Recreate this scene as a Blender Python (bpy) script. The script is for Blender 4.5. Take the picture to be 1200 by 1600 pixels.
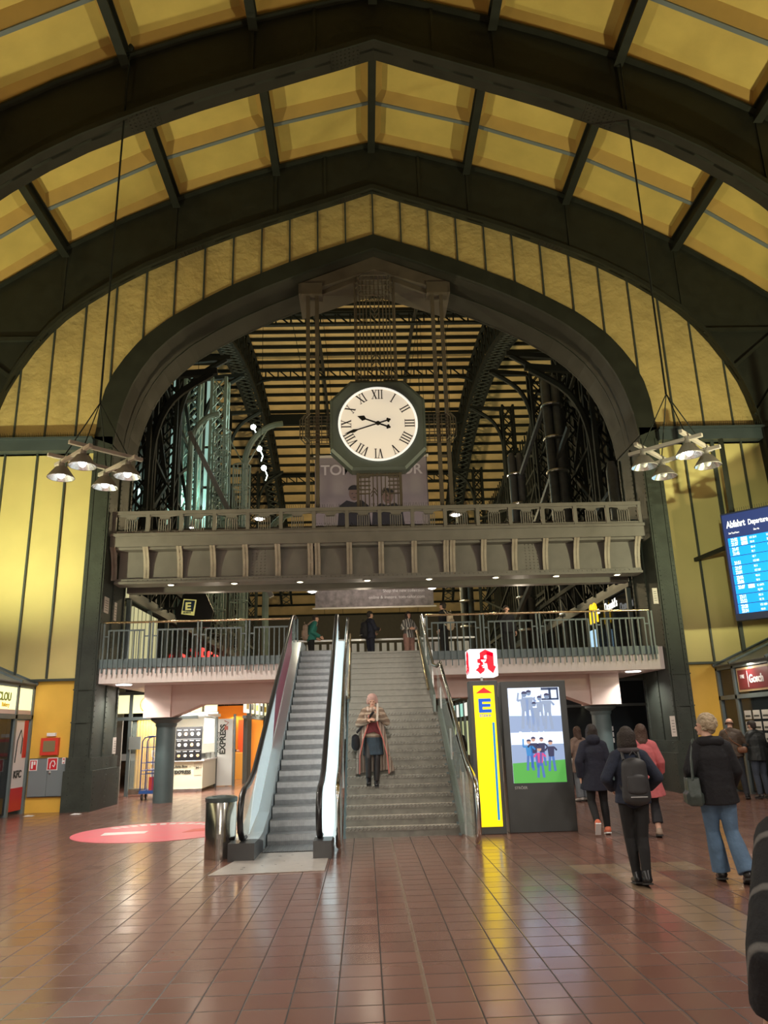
import bpy, bmesh, math, random
from mathutils import Vector, Matrix
random.seed(7)
PI = math.pi
sc = bpy.context.scene
for o in list(bpy.data.objects): bpy.data.objects.remove(o)
COL = sc.collection

# ------------------------------------------------------------ camera
PITCH, ROLL, YAW = math.radians(16.0), math.radians(-1.643), math.radians(1.768)
fwd = Vector((math.sin(YAW)*math.cos(PITCH), math.cos(YAW)*math.cos(PITCH), math.sin(PITCH)))
rgt = Vector((math.cos(YAW), -math.sin(YAW), 0)); upv = rgt.cross(fwd)
r2 = math.cos(ROLL)*rgt + math.sin(ROLL)*upv; u2 = -math.sin(ROLL)*rgt + math.cos(ROLL)*upv
cam = bpy.data.objects.new('camera', bpy.data.cameras.new('camera')); COL.objects.link(cam)
M4 = Matrix((r2, u2, -fwd)).transposed().to_4x4(); M4.translation = (0, 0, 1.7)
cam.matrix_world = M4
cam.data.sensor_fit = 'HORIZONTAL'; cam.data.sensor_width = 36; cam.data.lens = 36*1189.5/1200
cam.data.clip_start = 0.05; cam.data.clip_end = 400
sc.camera = cam
# ------------------------------------------------------------ world and exposure
w = bpy.data.worlds.new('night'); sc.world = w; w.use_nodes = True
w.node_tree.nodes['Background'].inputs[0].default_value = (1.0, 0.86, 0.70, 1)
w.node_tree.nodes['Background'].inputs[1].default_value = 0.16
sc.view_settings.view_transform = 'Standard'; sc.view_settings.look = 'None'
sc.view_settings.exposure = 0.0; sc.view_settings.gamma = 1.0; sc.view_settings.use_curve_mapping = False
# ------------------------------------------------------------ lamps of the hall, and fill spots added to them
def light(name, kind, loc, power, color, size=0.3, target=None, angle=None, blend=0.5, sy=None):
    d = bpy.data.lights.new(name, kind); d.energy = power; d.color = color
    if kind == 'POINT': d.shadow_soft_size = size
    if kind == 'SPOT':
        d.shadow_soft_size = size; d.spot_size = math.radians(angle or 90); d.spot_blend = blend
    if kind == 'AREA':
        d.size = size
        if sy: d.shape = 'RECTANGLE'; d.size_y = sy
    o = bpy.data.objects.new(name, d); COL.objects.link(o); o.location = loc
    if target is not None:
        o.rotation_euler = (Vector(target)-Vector(loc)).to_track_quat('-Z', 'Y').to_euler()
    return o
# uplights on the shop roofs (both sides) that wash the vault and the yellow end wall
GW = (.95, .96, 0.56); WM = (1.0, 0.74, 0.42)
light('uplight', 'SPOT', (-9.4, 15.2, 3.75), 2100, GW, .12, (-8.4, 19, 13), 130, .6)
light('uplight', 'SPOT', (10.3, 12.2, 3.85), 2600, GW, .12, (8.6, 18.6, 13), 130, .6)
light('uplight', 'SPOT', (-9.4, 9.5, 3.8), 1050, WM, .15, (-4, 14, 16), 130, .6)
light('uplight', 'SPOT', (10.4, 9.5, 3.8), 1050, WM, .15, (5, 14, 16), 130, .6)
# floodlight stand-ins, unseen, added behind the viewer to brighten stairs and right wall
light('floodlight', 'SPOT', (-.6, -4, 3.3), 600, (1.0, .90, .72), .12, (.6, 20, 5.5), 75, .7)
light('floodlight', 'SPOT', (-.2, -4, 4.6), 2300, (1.0, .92, .80), .15, (.6, 17.5, 1.7), 24, .9)
light('floodlight', 'SPOT', (-1.2, -4, 3.4), 8500, (.90, .97, .62), .1, (9.3, 20, 6.7), 13, .9)
# pendant clusters further back in the hall, over and behind the viewer
for X in (-5.4, 6.5):
    for Y in (9.4, 4.3, -1):
        light('pendant_light', 'SPOT', (X, Y, 6.8), 640, (1.0, .90, .80), .3, (X*.8, Y+2.5, 0), 150, .7)
# train hall behind the arch
light('hall_light', 'POINT', (.5, 46, 14), 2700, (1.0, .78, .42), .6)
light('hall_light', 'POINT', (.5, 66, 14), 4500, (1.0, .80, .44), .6)
light('hall_light', 'POINT', (19, 60, 14), 1400, (.85, 1.0, .62), .6)
light('banner_light', 'SPOT', (.4, 24.5, 6.3), 1000, (1, .85, .8), .3, (.4, 30, 10), 90, .8)  # fill spot added to brighten the banner, no fixture there
light('platform_light', 'POINT', (-9.6, 41, 14.5), 900, (.62, 1.0, .88), .3)
light('platform_light', 'POINT', (-13.0, 34, 13.0), 700, (.62, 1.0, .88), .3)
light('platform_light', 'POINT', (-8.6, 52, 18.5), 600, (.7, 1.0, .92), .3)
# concourse under the deck
light('shop_light', 'AREA', (-6.3, 25.1, 2.35), 160, (1, .93, .78), 1.6, (-6.3, 25.2, 0), sy=.8)
light('shop_light', 'AREA', (-5.4, 24.9, 2.3), 90, (1, .96, .88), 1.2, (-5.4, 25.6, 1), sy=.5)
light('shop_light', 'AREA', (-6.2, 23.4, 3.0), 90, (1, .93, .80), 1.2, (-6.2, 23.4, 0))
light('shop_light', 'AREA', (-4.8, 31.5, 3.0), 320, (1, .72, .36), 2.5, (-4.3, 31, 0), sy=5)
light('deck_downlight', 'SPOT', (-6.2, 20.9, 3.0), 170, (1, .95, .85), .08, (-6.35, 20.6, 0), 140, .6)
light('deck_downlight', 'SPOT', (7.2, 20.9, 3.0), 170, (1, .95, .85), .08, (7.4, 20.8, 0), 140, .6)
for X in (-3.6, .6, 5):
    for Y in (24, 31): light('concourse_light', 'AREA', (X, Y, 3.0), 90, (1, .88, .74), 1.2, (X, Y, 0))
for X in (-4.5, 0, 4.8): light('gallery_light', 'POINT', (X, 22.9, 5.4), 22, (1, .85, .65), .2)

# ------------------------------------------------------------ materials
MATS = {}
def mat(name, col, rough=.6, metal=0.0, emit=0.0, ecol=None, noise=0.0, nscale=3.0, bump=0.0, bscale=20.0, trans=0.0, alpha=1.0, spec=None):
    if name in MATS: return MATS[name]
    m = bpy.data.materials.new(name); m.use_nodes = True; nt = m.node_tree; b = nt.nodes['Principled BSDF']
    c = (*col, 1) if len(col) == 3 else col
    b.inputs['Base Color'].default_value = c; b.inputs['Roughness'].default_value = rough; b.inputs['Metallic'].default_value = metal
    if spec is not None: b.inputs['Specular IOR Level'].default_value = spec
    tc = None
    if noise or bump:
        tc = nt.nodes.new('ShaderNodeTexCoord')
    if noise:
        n = nt.nodes.new('ShaderNodeTexNoise'); n.inputs['Scale'].default_value = nscale; n.inputs['Detail'].default_value = 6
        nt.links.new(tc.outputs['Object'], n.inputs['Vector'])
        r = nt.nodes.new('ShaderNodeMapRange'); r.inputs['From Min'].default_value = .3; r.inputs['From Max'].default_value = .7
        r.inputs['To Min'].default_value = 1-noise; r.inputs['To Max'].default_value = 1+noise
        nt.links.new(n.outputs['Fac'], r.inputs['Value'])
        mx = nt.nodes.new('ShaderNodeVectorMath'); mx.operation = 'SCALE'; mx.inputs[0].default_value = c[:3]
        nt.links.new(r.outputs[0], mx.inputs['Scale']); nt.links.new(mx.outputs[0], b.inputs['Base Color'])
        r3 = nt.nodes.new('ShaderNodeMapRange'); r3.inputs['To Min'].default_value = max(rough-.1, .02); r3.inputs['To Max'].default_value = min(rough+.12, 1)
        nt.links.new(n.outputs['Fac'], r3.inputs['Value']); nt.links.new(r3.outputs[0], b.inputs['Roughness'])
    if bump:
        n2 = nt.nodes.new('ShaderNodeTexNoise'); n2.inputs['Scale'].default_value = bscale; n2.inputs['Detail'].default_value = 8
        nt.links.new(tc.outputs['Object'], n2.inputs['Vector'])
        bp = nt.nodes.new('ShaderNodeBump'); bp.inputs['Strength'].default_value = bump; bp.inputs['Distance'].default_value = .05
        nt.links.new(n2.outputs['Fac'], bp.inputs['Height']); nt.links.new(bp.outputs[0], b.inputs['Normal'])
    if emit:
        b.inputs['Emission Color'].default_value = (*(ecol or col), 1); b.inputs['Emission Strength'].default_value = emit
    if trans: b.inputs['Transmission Weight'].default_value = trans; b.inputs['IOR'].default_value = 1.45
    if alpha < 1: b.inputs['Alpha'].default_value = alpha
    MATS[name] = m; return m
STEEL = mat('dark_green_steel', (.022, .024, .018), .58, spec=.3, noise=.18, nscale=2.5, bump=.05, bscale=30)
STEEL2 = mat('soffit_steel', (.026, .024, .019), .6, noise=.15, nscale=2, bump=.05, bscale=25, spec=.22)
PILLAR = mat('pillar_steel', (.042, .049, .041), .55, noise=.2, nscale=3, bump=.12, bscale=18, spec=.25)
BRIDGE = mat('bridge_steel', (.165, .148, .138), .55, noise=.12, nscale=2.5)
BRACK = mat('bracket_steel', (.34, .28, .235), .55, noise=.15, nscale=4)
BLUESTEEL = mat('blue_grey_steel', (.13, .17, .175), .45, noise=.1, nscale=3)
BLUEDARK = mat('dark_slate_steel', (.055, .072, .078), .45, noise=.1, nscale=3)
YCEIL = mat('yellow_ceiling_plaster', (.60, .45, .13), .8, noise=.10, nscale=1.2, bump=.08, bscale=9)
YCEILF = mat('yellow_coffer_frame', (.46, .30, .085), .8, noise=.08, nscale=1.5)
YWALL = mat('rough_yellow_plaster', (.52, .39, .15), .75, noise=.12, nscale=1.5, bump=.9, bscale=5)
YWALL2 = mat('smooth_yellow_plaster', (.60, .50, .20), .65, noise=.06, nscale=1.0, bump=.05, bscale=3)
YDOOR = mat('yellow_painted_panel', (.72, .43, .065), .45, noise=.06, nscale=2)
GREYBAR = mat('grey_blue_strip', (.17, .20, .21), .5)
MULL = mat('mullion_steel', (.045, .055, .05), .5)
CONC = mat('painted_concrete', (.80, .71, .67), .7, noise=.07, nscale=1.5, bump=.05)
CONC2 = mat('pink_beige_concrete', (.78, .62, .57), .7, noise=.07, nscale=1.5, bump=.05)
BLACK = mat('black_rubber', (.012, .012, .014), .32)
CHROME = mat('stainless_steel', (.62, .60, .56), .16, metal=1.0, noise=.08, nscale=6)
CHROME2 = mat('brushed_steel', (.5, .5, .48), .3, metal=1.0, noise=.1, nscale=10)
BRASS = mat('brass_rail', (.62, .47, .30), .25, metal=1.0)
WHITEP = mat('white_panel', (.75, .76, .76), .4)
WOODLT = mat('pale_hall_boarding', (.72, .52, .24), .75, noise=.16, nscale=.6)
BRONZE = mat('bronze_brown_steel', (.085, .066, .048), .5, noise=.12, nscale=3)
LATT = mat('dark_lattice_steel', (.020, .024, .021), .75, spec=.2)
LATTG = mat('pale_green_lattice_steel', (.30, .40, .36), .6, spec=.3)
PIPE = mat('duct_sheet_metal', (.10, .105, .098), .45, metal=.2, noise=.2, nscale=4)
DARK = mat('dark_interior', (.012, .013, .014), .6)
GREYD = mat('kiosk_grey', (.062, .066, .066), .38, noise=.05)
SKIN = mat('skin', (.62, .36, .26), .5, noise=.06, nscale=12)
GLASS = mat('clear_glass', (.8, .95, .9), .03, alpha=.16)
GLASSD = mat('dark_shop_glass', (.02, .025, .028), .05, alpha=.72)

def emis(name, col, s=1.0):
    return mat(name, tuple(min(1, c*.6) for c in col), .5, emit=s, ecol=col)

# ------------------------------------------------------------ mesh builder
def props(o, label=None, cat=None, group=None, kind=None):
    if label: o['label'] = label
    if cat: o['category'] = cat
    if group: o['group'] = group
    if kind: o['kind'] = kind
    return o
def org(p):
    v = Vector((0, 0, 0))
    while p is not None: v = v + p.location; p = p.parent
    return v
def thing(name, label, cat, loc=(0, 0, 0), group=None):
    o = bpy.data.objects.new(name, None); COL.objects.link(o); o.location = loc; o.empty_display_size = .2
    return props(o, label, cat, group)
class MB:
    def __init__(s): s.v = []; s.f = []; s.m = []; s.mi = 0
    def add(s, vs, fs):
        n = len(s.v); s.v += [Vector(v) for v in vs]; s.f += [tuple(n+i for i in f) for f in fs]; s.m += [s.mi]*len(fs); return s
    def box(s, x0, x1, y0, y1, z0, z1):
        return s.add([(x0,y0,z0),(x1,y0,z0),(x1,y1,z0),(x0,y1,z0),(x0,y0,z1),(x1,y0,z1),(x1,y1,z1),(x0,y1,z1)],
                     [(0,3,2,1),(4,5,6,7),(0,1,5,4),(1,2,6,5),(2,3,7,6),(3,0,4,7)])
    def bar(s, a, b, wd, h, up=(0, 0, 1)):
        a, b = Vector(a), Vector(b); d = (b-a).normalized(); u = Vector(up)
        sd = d.cross(u)
        if sd.length < 1e-4: sd = d.cross(Vector((1, 0, 0)))
        sd.normalize(); u = sd.cross(d).normalized()
        vs = [p + sd*i*wd/2 + u*j*h/2 for p in (a, b) for i, j in ((-1,-1),(1,-1),(1,1),(-1,1))]
        return s.add(vs, [(0,3,2,1),(4,5,6,7),(0,1,5,4),(1,2,6,5),(2,3,7,6),(3,0,4,7)])
    def tube(s, pts, r, n=8, closed=False):
        pts = [Vector(p) for p in pts]; L = len(pts); rings = []; prev = None
        for i, p in enumerate(pts):
            a = pts[i-1] if (i > 0 or closed) else p; b = pts[(i+1) % L] if (i < L-1 or closed) else p
            d = (b-a).normalized()
            ref = Vector((0, 0, 1)) if abs(d.z) < .9 else Vector((1, 0, 0))
            if prev is None: u = d.cross(ref).normalized()
            else: u = (prev - d*prev.dot(d)).normalized()
            prev = u; v = d.cross(u)
            rr = r[i] if isinstance(r, (list, tuple)) else r
            rings.append([p + rr*(math.cos(2*PI*k/n)*u + math.sin(2*PI*k/n)*v) for k in range(n)])
        base = len(s.v); s.v += [q for ring in rings for q in ring]; c0 = len(s.f)
        for i in range(L if closed else L-1):
            j = (i+1) % L
            for k in range(n):
                s.f.append((base+i*n+k, base+i*n+(k+1) % n, base+j*n+(k+1) % n, base+j*n+k))
        if not closed:
            s.f.append(tuple(base+k for k in range(n))[::-1]); s.f.append(tuple(base+(L-1)*n+k for k in range(n)))
        s.m += [s.mi]*(len(s.f)-c0); return s
    def cyl(s, c, r, z0, z1, n=24, r2=None):
        r2 = r if r2 is None else r2
        return s.lathe(c, [(r, z0), (r2, z1)], n)
    def lathe(s, c, prof, n=24, cap=True):
        vs = [(c[0]+r*math.cos(2*PI*k/n), c[1]+r*math.sin(2*PI*k/n), z) for r, z in prof for k in range(n)]
        L = len(prof); fs = [(i*n+k, i*n+(k+1) % n, (i+1)*n+(k+1) % n, (i+1)*n+k) for i in range(L-1) for k in range(n)]
        if cap: fs += [tuple(range(n))[::-1], tuple((L-1)*n+k for k in range(n))]
        return s.add(vs, fs)
    def poly(s, pts, d):          # planar polygon pushed along vector d
        pts = [Vector(p) for p in pts]; d = Vector(d); n = len(pts)
        return s.add(pts + [p+d for p in pts], [tuple(range(n))[::-1], tuple(range(n, 2*n))] + [(i, (i+1) % n, n+(i+1) % n, n+i) for i in range(n)])
    def strip(s, A, B, t=None):   # quads between two polylines, optional thickness vector
        A = [Vector(p) for p in A]; B = [Vector(p) for p in B]; n = len(A)
        if t is None: return s.add(A+B, [(i, i+1, n+i+1, n+i) for i in range(n-1)])
        t = Vector(t); vs = A + B + [p+t for p in A] + [p+t for p in B]
        fs = []
        for i in range(n-1):
            fs += [(i, i+1, n+i+1, n+i), (2*n+i, 3*n+i, 3*n+i+1, 2*n+i+1), (i, 2*n+i, 2*n+i+1, i+1), (n+i, n+i+1, 3*n+i+1, 3*n+i)]
        fs += [(0, n, 3*n, 2*n), (n-1, 3*n-1, 4*n-1, 2*n-1)]
        return s.add(vs, fs)
    def ell(s, c, rx, ry, rz, nu=12, nv=8):
        c = Vector(c); vs = [c+Vector((0, 0, -rz))]; 
        for j in range(1, nv):
            ph = -PI/2+PI*j/nv
            vs += [c+Vector((rx*math.cos(ph)*math.cos(2*PI*k/nu), ry*math.cos(ph)*math.sin(2*PI*k/nu), rz*math.sin(ph))) for k in range(nu)]
        vs.append(c+Vector((0, 0, rz))); T = len(vs)-1; fs = []
        for k in range(nu): fs.append((0, 1+(k+1) % nu, 1+k)); fs.append((T, T-nu+k, T-nu+(k+1) % nu))
        for j in range(nv-2):
            for k in range(nu): a = 1+j*nu; fs.append((a+k, a+(k+1) % nu, a+nu+(k+1) % nu, a+nu+k))
        return s.add(vs, fs)
    def cap(s, p0, r0, p1, r1, sx=1, sy=1, flat0=False, flat1=False, n=14, ref=(1, 0, 0)):
        p0, p1 = Vector(p0), Vector(p1); d = p1-p0
        if d.length < 1e-5: d = Vector((0, 0, 1e-3)); p1 = p0+d
        L = d.length; d.normalize(); ref = Vector(ref); u = ref-d*ref.dot(d)
        if u.length < 1e-3: u = Vector((0, 1, 0))-d*d.y
        u.normalize(); v = d.cross(u); rings = []
        if flat0: rings.append((p0, r0))
        else:
            for a in (75, 50, 25, 0): rings.append((p0-d*r0*math.sin(math.radians(a))*min(1, sx, sy), r0*math.cos(math.radians(a))))
        if flat1: rings.append((p1, r1))
        else:
            for a in (0, 25, 50, 75): rings.append((p1+d*r1*math.sin(math.radians(a))*min(1, sx, sy), r1*math.cos(math.radians(a))))
        vs = [c + r*(sx*math.cos(2*PI*k/n)*u + sy*math.sin(2*PI*k/n)*v) for c, r in rings for k in range(n)]
        R = len(rings); fs = [(i*n+k, i*n+(k+1) % n, (i+1)*n+(k+1) % n, (i+1)*n+k) for i in range(R-1) for k in range(n)]
        fs += [tuple(range(n))[::-1], tuple((R-1)*n+k for k in range(n))]
        return s.add(vs, fs)
    def mesh(s, name, mats, off=Vector((0, 0, 0))):
        me = bpy.data.meshes.new(name); me.from_pydata([v-off for v in s.v], [], s.f)
        mats = mats if isinstance(mats, (list, tuple)) else [mats]
        for m in mats: me.materials.append(m)
        if len(mats) > 1: me.polygons.foreach_set('material_index', s.m)
        bm = bmesh.new(); bm.from_mesh(me); bmesh.ops.recalc_face_normals(bm, faces=bm.faces); bm.to_mesh(me); bm.free()
        me.update(); return me
    def build(s, name, mats, parent=None, label=None, cat=None, group=None, kind=None, smooth=False, bevel=0):
        if parent is None:
            xs = [v.x for v in s.v]; ys = [v.y for v in s.v]; zs = [v.z for v in s.v]
            off = Vector(((min(xs)+max(xs))/2, (min(ys)+max(ys))/2, min(zs)))
        else: off = org(parent)
        me = s.mesh(name, mats, off); o = bpy.data.objects.new(name, me); COL.objects.link(o)
        if parent is None: o.location = off
        else: o.parent = parent
        if smooth:
            for p in me.polygons: p.use_smooth = True
            md = o.modifiers.new('edge', 'EDGE_SPLIT'); md.split_angle = math.radians(40)
        if bevel:
            md = o.modifiers.new('bevel', 'BEVEL'); md.width = bevel; md.segments = 2; md.limit_method = 'ANGLE'
        return props(o, label, cat, group, kind)
def B(*a): return MB().box(*a)
def copy_tree(o, parent=None):
    c = o.copy(); COL.objects.link(c); c.parent = parent
    for ch in list(o.children): copy_tree(ch, c)
    return c
def eval_mesh(o):
    bpy.context.view_layer.update(); dg = bpy.context.evaluated_depsgraph_get()
    return bpy.data.meshes.new_from_object(o.evaluated_get(dg))
def text(s, size, m, parent, loc, rz=0, rx=PI/2, align='LEFT', ext=.006, bold=0.0, name='lettering', xs=1.0, spacing=1.0, ry=0, label=None, cat=None):
    cu = bpy.data.curves.new('t', 'FONT'); cu.body = s; cu.size = size; cu.align_x = align; cu.extrude = ext; cu.offset = bold; cu.space_character = spacing
    t = bpy.data.objects.new('t', cu); COL.objects.link(t)
    me = eval_mesh(t); bpy.data.objects.remove(t)
    R = Matrix.Rotation(rz, 4, 'Z') @ Matrix.Rotation(rx, 4, 'X') @ Matrix.Rotation(ry, 4, 'Z') @ Matrix.Diagonal((xs, 1, 1, 1))
    me.transform(R); me.materials.clear(); me.materials.append(m)
    o = bpy.data.objects.new(name, me); COL.objects.link(o)
    if parent: o.parent = parent; o.location = Vector(loc)-org(parent)
    else: o.location = loc
    return props(o, label, cat)
X0 = .53
def sym(pts):     # right half -> full polyline left to right (x offset by the hall axis)
    return [(-x+X0, z) for x, z in pts[::-1] if x > 0] + [(x+X0, z) for x, z in pts]
def ip(pts, x):
    for (a, za), (b, zb) in zip(pts, pts[1:]):
        if a <= x <= b and b > a: return za+(zb-za)*(x-a)/(b-a)
    return pts[-1][1]

# ============================================================ FLOOR
def floor_material():
    m = bpy.data.materials.new('terracotta_floor_tiles'); m.use_nodes = True; nt = m.node_tree; N = nt.nodes; L = nt.links
    b = N['Principled BSDF']; tc = N.new('ShaderNodeNewGeometry'); sp = N.new('ShaderNodeSeparateXYZ'); L.new(tc.outputs['Position'], sp.inputs[0])
    def mth(op, a, b_=None, c=None):
        n = N.new('ShaderNodeMath'); n.operation = op
        for i, q in enumerate((a, b_, c)):
            if q is None: continue
            if isinstance(q, (int, float)): n.inputs[i].default_value = q
            else: L.new(q, n.inputs[i])
        return n.outputs[0]
    S = .3045
    gx = mth('DIVIDE', mth('SUBTRACT', sp.outputs[0], .08), S); gy = mth('DIVIDE', mth('SUBTRACT', sp.outputs[1], 5.293), .301)
    fx = mth('FRACT', gx); fy = mth('FRACT', gy)
    dx = mth('MINIMUM', fx, mth('SUBTRACT', 1.0, fx)); dy = mth('MINIMUM', fy, mth('SUBTRACT', 1.0, fy))
    d = mth('MINIMUM', dx, dy)
    grout = mth('LESS_THAN', d, .017)
    cx = N.new('ShaderNodeCombineXYZ'); L.new(mth('FLOOR', gx), cx.inputs[0]); L.new(mth('FLOOR', gy), cx.inputs[1])
    wn = N.new('ShaderNodeTexWhiteNoise'); wn.noise_dimensions = '2D'; L.new(cx.outputs[0], wn.inputs['Vector'])
    ns = N.new('ShaderNodeTexNoise'); ns.inputs['Scale'].default_value = .5; ns.inputs['Detail'].default_value = 3; L.new(tc.outputs['Position'], ns.inputs['Vector'])
    ramp = N.new('ShaderNodeValToRGB'); ramp.color_ramp.elements[0].color = (.165, .078, .058, 1); ramp.color_ramp.elements[1].color = (.235, .118, .09, 1)
    L.new(mth('ADD', mth('MULTIPLY', wn.outputs['Value'], .45), mth('MULTIPLY', ns.outputs['Fac'], .6)), ramp.inputs[0])
    mix = N.new('ShaderNodeMix'); mix.data_type = 'RGBA'; L.new(grout, mix.inputs[0]); L.new(ramp.outputs[0], mix.inputs[6]); mix.inputs[7].default_value = (.018, .012, .010, 1)
    # pale expansion joints
    def band(v, c, wd): return mth('LESS_THAN', mth('ABSOLUTE', mth('SUBTRACT', v, c)), wd)
    j1 = band(sp.outputs[0], .374, .016); j2 = band(sp.outputs[0], 1.886, .006); j3 = band(sp.outputs[1], 6.497, .007); j4 = band(sp.outputs[1], 11.9, .008)
    jx = mth('MAXIMUM', mth('MAXIMUM', j1, mth('MULTIPLY', j2, .6)), mth('MULTIPLY', mth('MAXIMUM', j3, j4), mth('LESS_THAN', .55, ns.outputs['Fac'])))
    mix2 = N.new('ShaderNodeMix'); mix2.data_type = 'RGBA'; L.new(mth('MULTIPLY', jx, .75), mix2.inputs[0]); L.new(mix.outputs[2], mix2.inputs[6]); mix2.inputs[7].default_value = (.24, .17, .12, 1)
    # beige guide tiles
    ax = mth('MULTIPLY', mth('GREATER_THAN', sp.outputs[0], 2.80), mth('LESS_THAN', sp.outputs[0], 3.41))
    ay = mth('MULTIPLY', mth('GREATER_THAN', sp.outputs[1], 4.0), mth('LESS_THAN', sp.outputs[1], 10.41))
    bx = mth('MULTIPLY', mth('GREATER_THAN', sp.outputs[0], 2.50), mth('LESS_THAN', sp.outputs[0], 4.03))
    by = mth('MULTIPLY', mth('GREATER_THAN', sp.outputs[1], 9.8), mth('LESS_THAN', sp.outputs[1], 10.41))
    beige = mth('MULTIPLY', mth('MAXIMUM', mth('MULTIPLY', ax, ay), mth('MULTIPLY', bx, by)), mth('SUBTRACT', 1.0, grout))
    mix3 = N.new('ShaderNodeMix'); mix3.data_type = 'RGBA'; L.new(mth('MULTIPLY', beige, .85), mix3.inputs[0]); L.new(mix2.outputs[2], mix3.inputs[6]); mix3.inputs[7].default_value = (.30, .215, .14, 1)
    L.new(mix3.outputs[2], b.inputs['Base Color'])
    n2 = N.new('ShaderNodeTexNoise'); n2.inputs['Scale'].default_value = 5; n2.inputs['Detail'].default_value = 5; L.new(tc.outputs['Position'], n2.inputs['Vector'])
    rr = mth('ADD', mth('MULTIPLY', n2.outputs['Fac'], .07), mth('ADD', mth('MULTIPLY', wn.outputs['Value'], .06), mth('MULTIPLY', grout, .4)))
    L.new(mth('ADD', rr, .14), b.inputs['Roughness'])
    bp = N.new('ShaderNodeBump'); bp.inputs['Strength'].default_value = .35; bp.inputs['Distance'].default_value = .004
    L.new(mth('ADD', mth('MULTIPLY', mth('MINIMUM', d, .03), 20.0), mth('MULTIPLY', n2.outputs['Fac'], .03)), bp.inputs['Height']); L.new(bp.outputs[0], b.inputs['Normal'])
    b.inputs['Specular IOR Level'].default_value = .85
    return m
FLOOR = floor_material()
B(-30, 30, -14, 62, -.2, 0).build('floor', FLOOR, label='glossy terracotta tiled concourse floor', kind='structure')

# ============================================================ ARCHED HALL: ribs, vault, end wall
RIN = [(0, 17.72), (.89, 17.38), (1.74, 17.08), (2.58, 16.78), (3.41, 16.48), (4.25, 16.16), (5.08, 15.80), (5.92, 15.42), (6.78, 15.0), (7.64, 14.48), (8.44, 13.9), (9.0, 13.42), (9.4, 12.98), (9.8, 12.42), (10.15, 11.8), (10.45, 11.15), (10.65, 10.5), (10.78, 9.7), (10.84, 8), (10.88, 0)]
ROUT = [(0, 19.3), (1.45, 18.92), (2.93, 18.47), (4.4, 17.97), (5.9, 17.36), (7.5, 16.6), (9.1, 15.66), (11.0, 14.35), (12.4, 13.2), (13.3, 11.9), (13.5, 10), (13.5, 0)]
def resample(pts, n):
    d = [0]
    for a, b in zip(pts, pts[1:]): d.append(d[-1]+math.hypot(b[0]-a[0], b[1]-a[1]))
    out = []
    for i in range(n):
        t = d[-1]*i/(n-1); k = 0
        while k < len(d)-2 and d[k+1] < t: k += 1
        f = (t-d[k])/(d[k+1]-d[k]); out.append((pts[k][0]+(pts[k+1][0]-pts[k][0])*f, pts[k][1]+(pts[k+1][1]-pts[k][1])*f))
    return out
RI_F = sym(RIN); RO_F = sym(ROUT)
def rib(Yc, y0, y1, label, fm=None):
    r = thing('steel_arch_rib', label, 'arch', (X0, Yc, 0))
    web = MB(); ri = resample(RIN, 48); ro = resample(ROUT, 48)
    for s in (-1, 1):
        A = [(X0+s*x, Yc-.04, z) for x, z in ri]; Bp = [(X0+s*x, Yc-.04, z) for x, z in ro]
        web.strip(A, Bp, (0, .08, 0))
    web.build('web_plate', STEEL, r)
    fl = MB()
    full = sym(RIN)
    fl.strip([(x, y0, z) for x, z in full], [(x, y1, z) for x, z in full], (0, 0, .07))
    fl.build('bottom_flange', fm or STEEL2, r)
    lip = MB(); f2 = [(X0+(x-X0)*1.003, z+.05) for x, z in full]
    lip.strip([(x, y0-.012, z-.05) for x, z in full], [(x, y0-.012, z+.10) for x, z in full], (0, .05, 0))
    lip.build('flange_angle', STEEL, r)
    top = MB(); fo = sym(ROUT); top.strip([(x, Yc-.2, z) for x, z in fo], [(x, Yc+.2, z) for x, z in fo], (0, 0, .06)); top.build('top_flange', STEEL, r)
    st = MB()                                           # stiffeners and rivet rows on the web
    for s in (-1, 1):
        for x in (1.45, 2.95, 5.95, 9.1):
            zi = ip(RIN, x); zo = ip(ROUT, x)
            st.box(X0+s*x-.035, X0+s*x+.035, Yc-.08, Yc-.03, zi+.05, zo)
        st.bar((X0+s*10.3, Yc-.1, 11.5), (X0+s*12.4, Yc-.1, 13.2), .09, .1)
        st.bar((X0+s*10.8, Yc-.1, 9.7), (X0+s*13.4, Yc-.1, 9.7), .12, .14)
        st.bar((X0+s*9.6, Yc-.1, 12.7), (X0+s*12.6, Yc-.1, 12.7), .10, .12)
        st.bar((X0+s*10.7, Yc-.1, 10.0), (X0+s*12.6, Yc-.1, 12.6), .09, .1)
    st.build('stiffener', STEEL, r)
    for s, xc in ((-1, 5.45), (1, 5.35), (-1, .7)):
        pl = MB(); ang = 0
        x1, x2 = xc-.35, xc+.35; z1, z2 = ip(RIN, x1), ip(RIN, x2)
        pl.strip([(X0+s*x1, y0+.04, z1-.012), (X0+s*x2, y0+.04, z2-.012)], [(X0+s*x1, y1-.04, z1-.012), (X0+s*x2, y1-.04, z2-.012)], (0, 0, .02))
        for i in range(7):
            for j in range(5):
                t = (i+.5)/7; X = x1+(x2-x1)*t; Z = z1+(z2-z1)*t-.018
                pl.ell((X0+s*X, y0+.1+j*(y1-y0-.2)/4, Z), .022, .022, .015, 6, 4)
        pl.build('riveted_splice_plate', STEEL2, r)
    return r
rib(14.77, 14.45, 15.08, 'near dark green steel arch rib spanning the hall above the viewer')
rib(19.84, 19.66, 19.98, 'far dark green steel arch rib set against the yellow end wall', STEEL)
rib(9.7, 9.38, 10.02, 'steel arch rib just behind the top edge of the picture, over the viewer')

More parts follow.
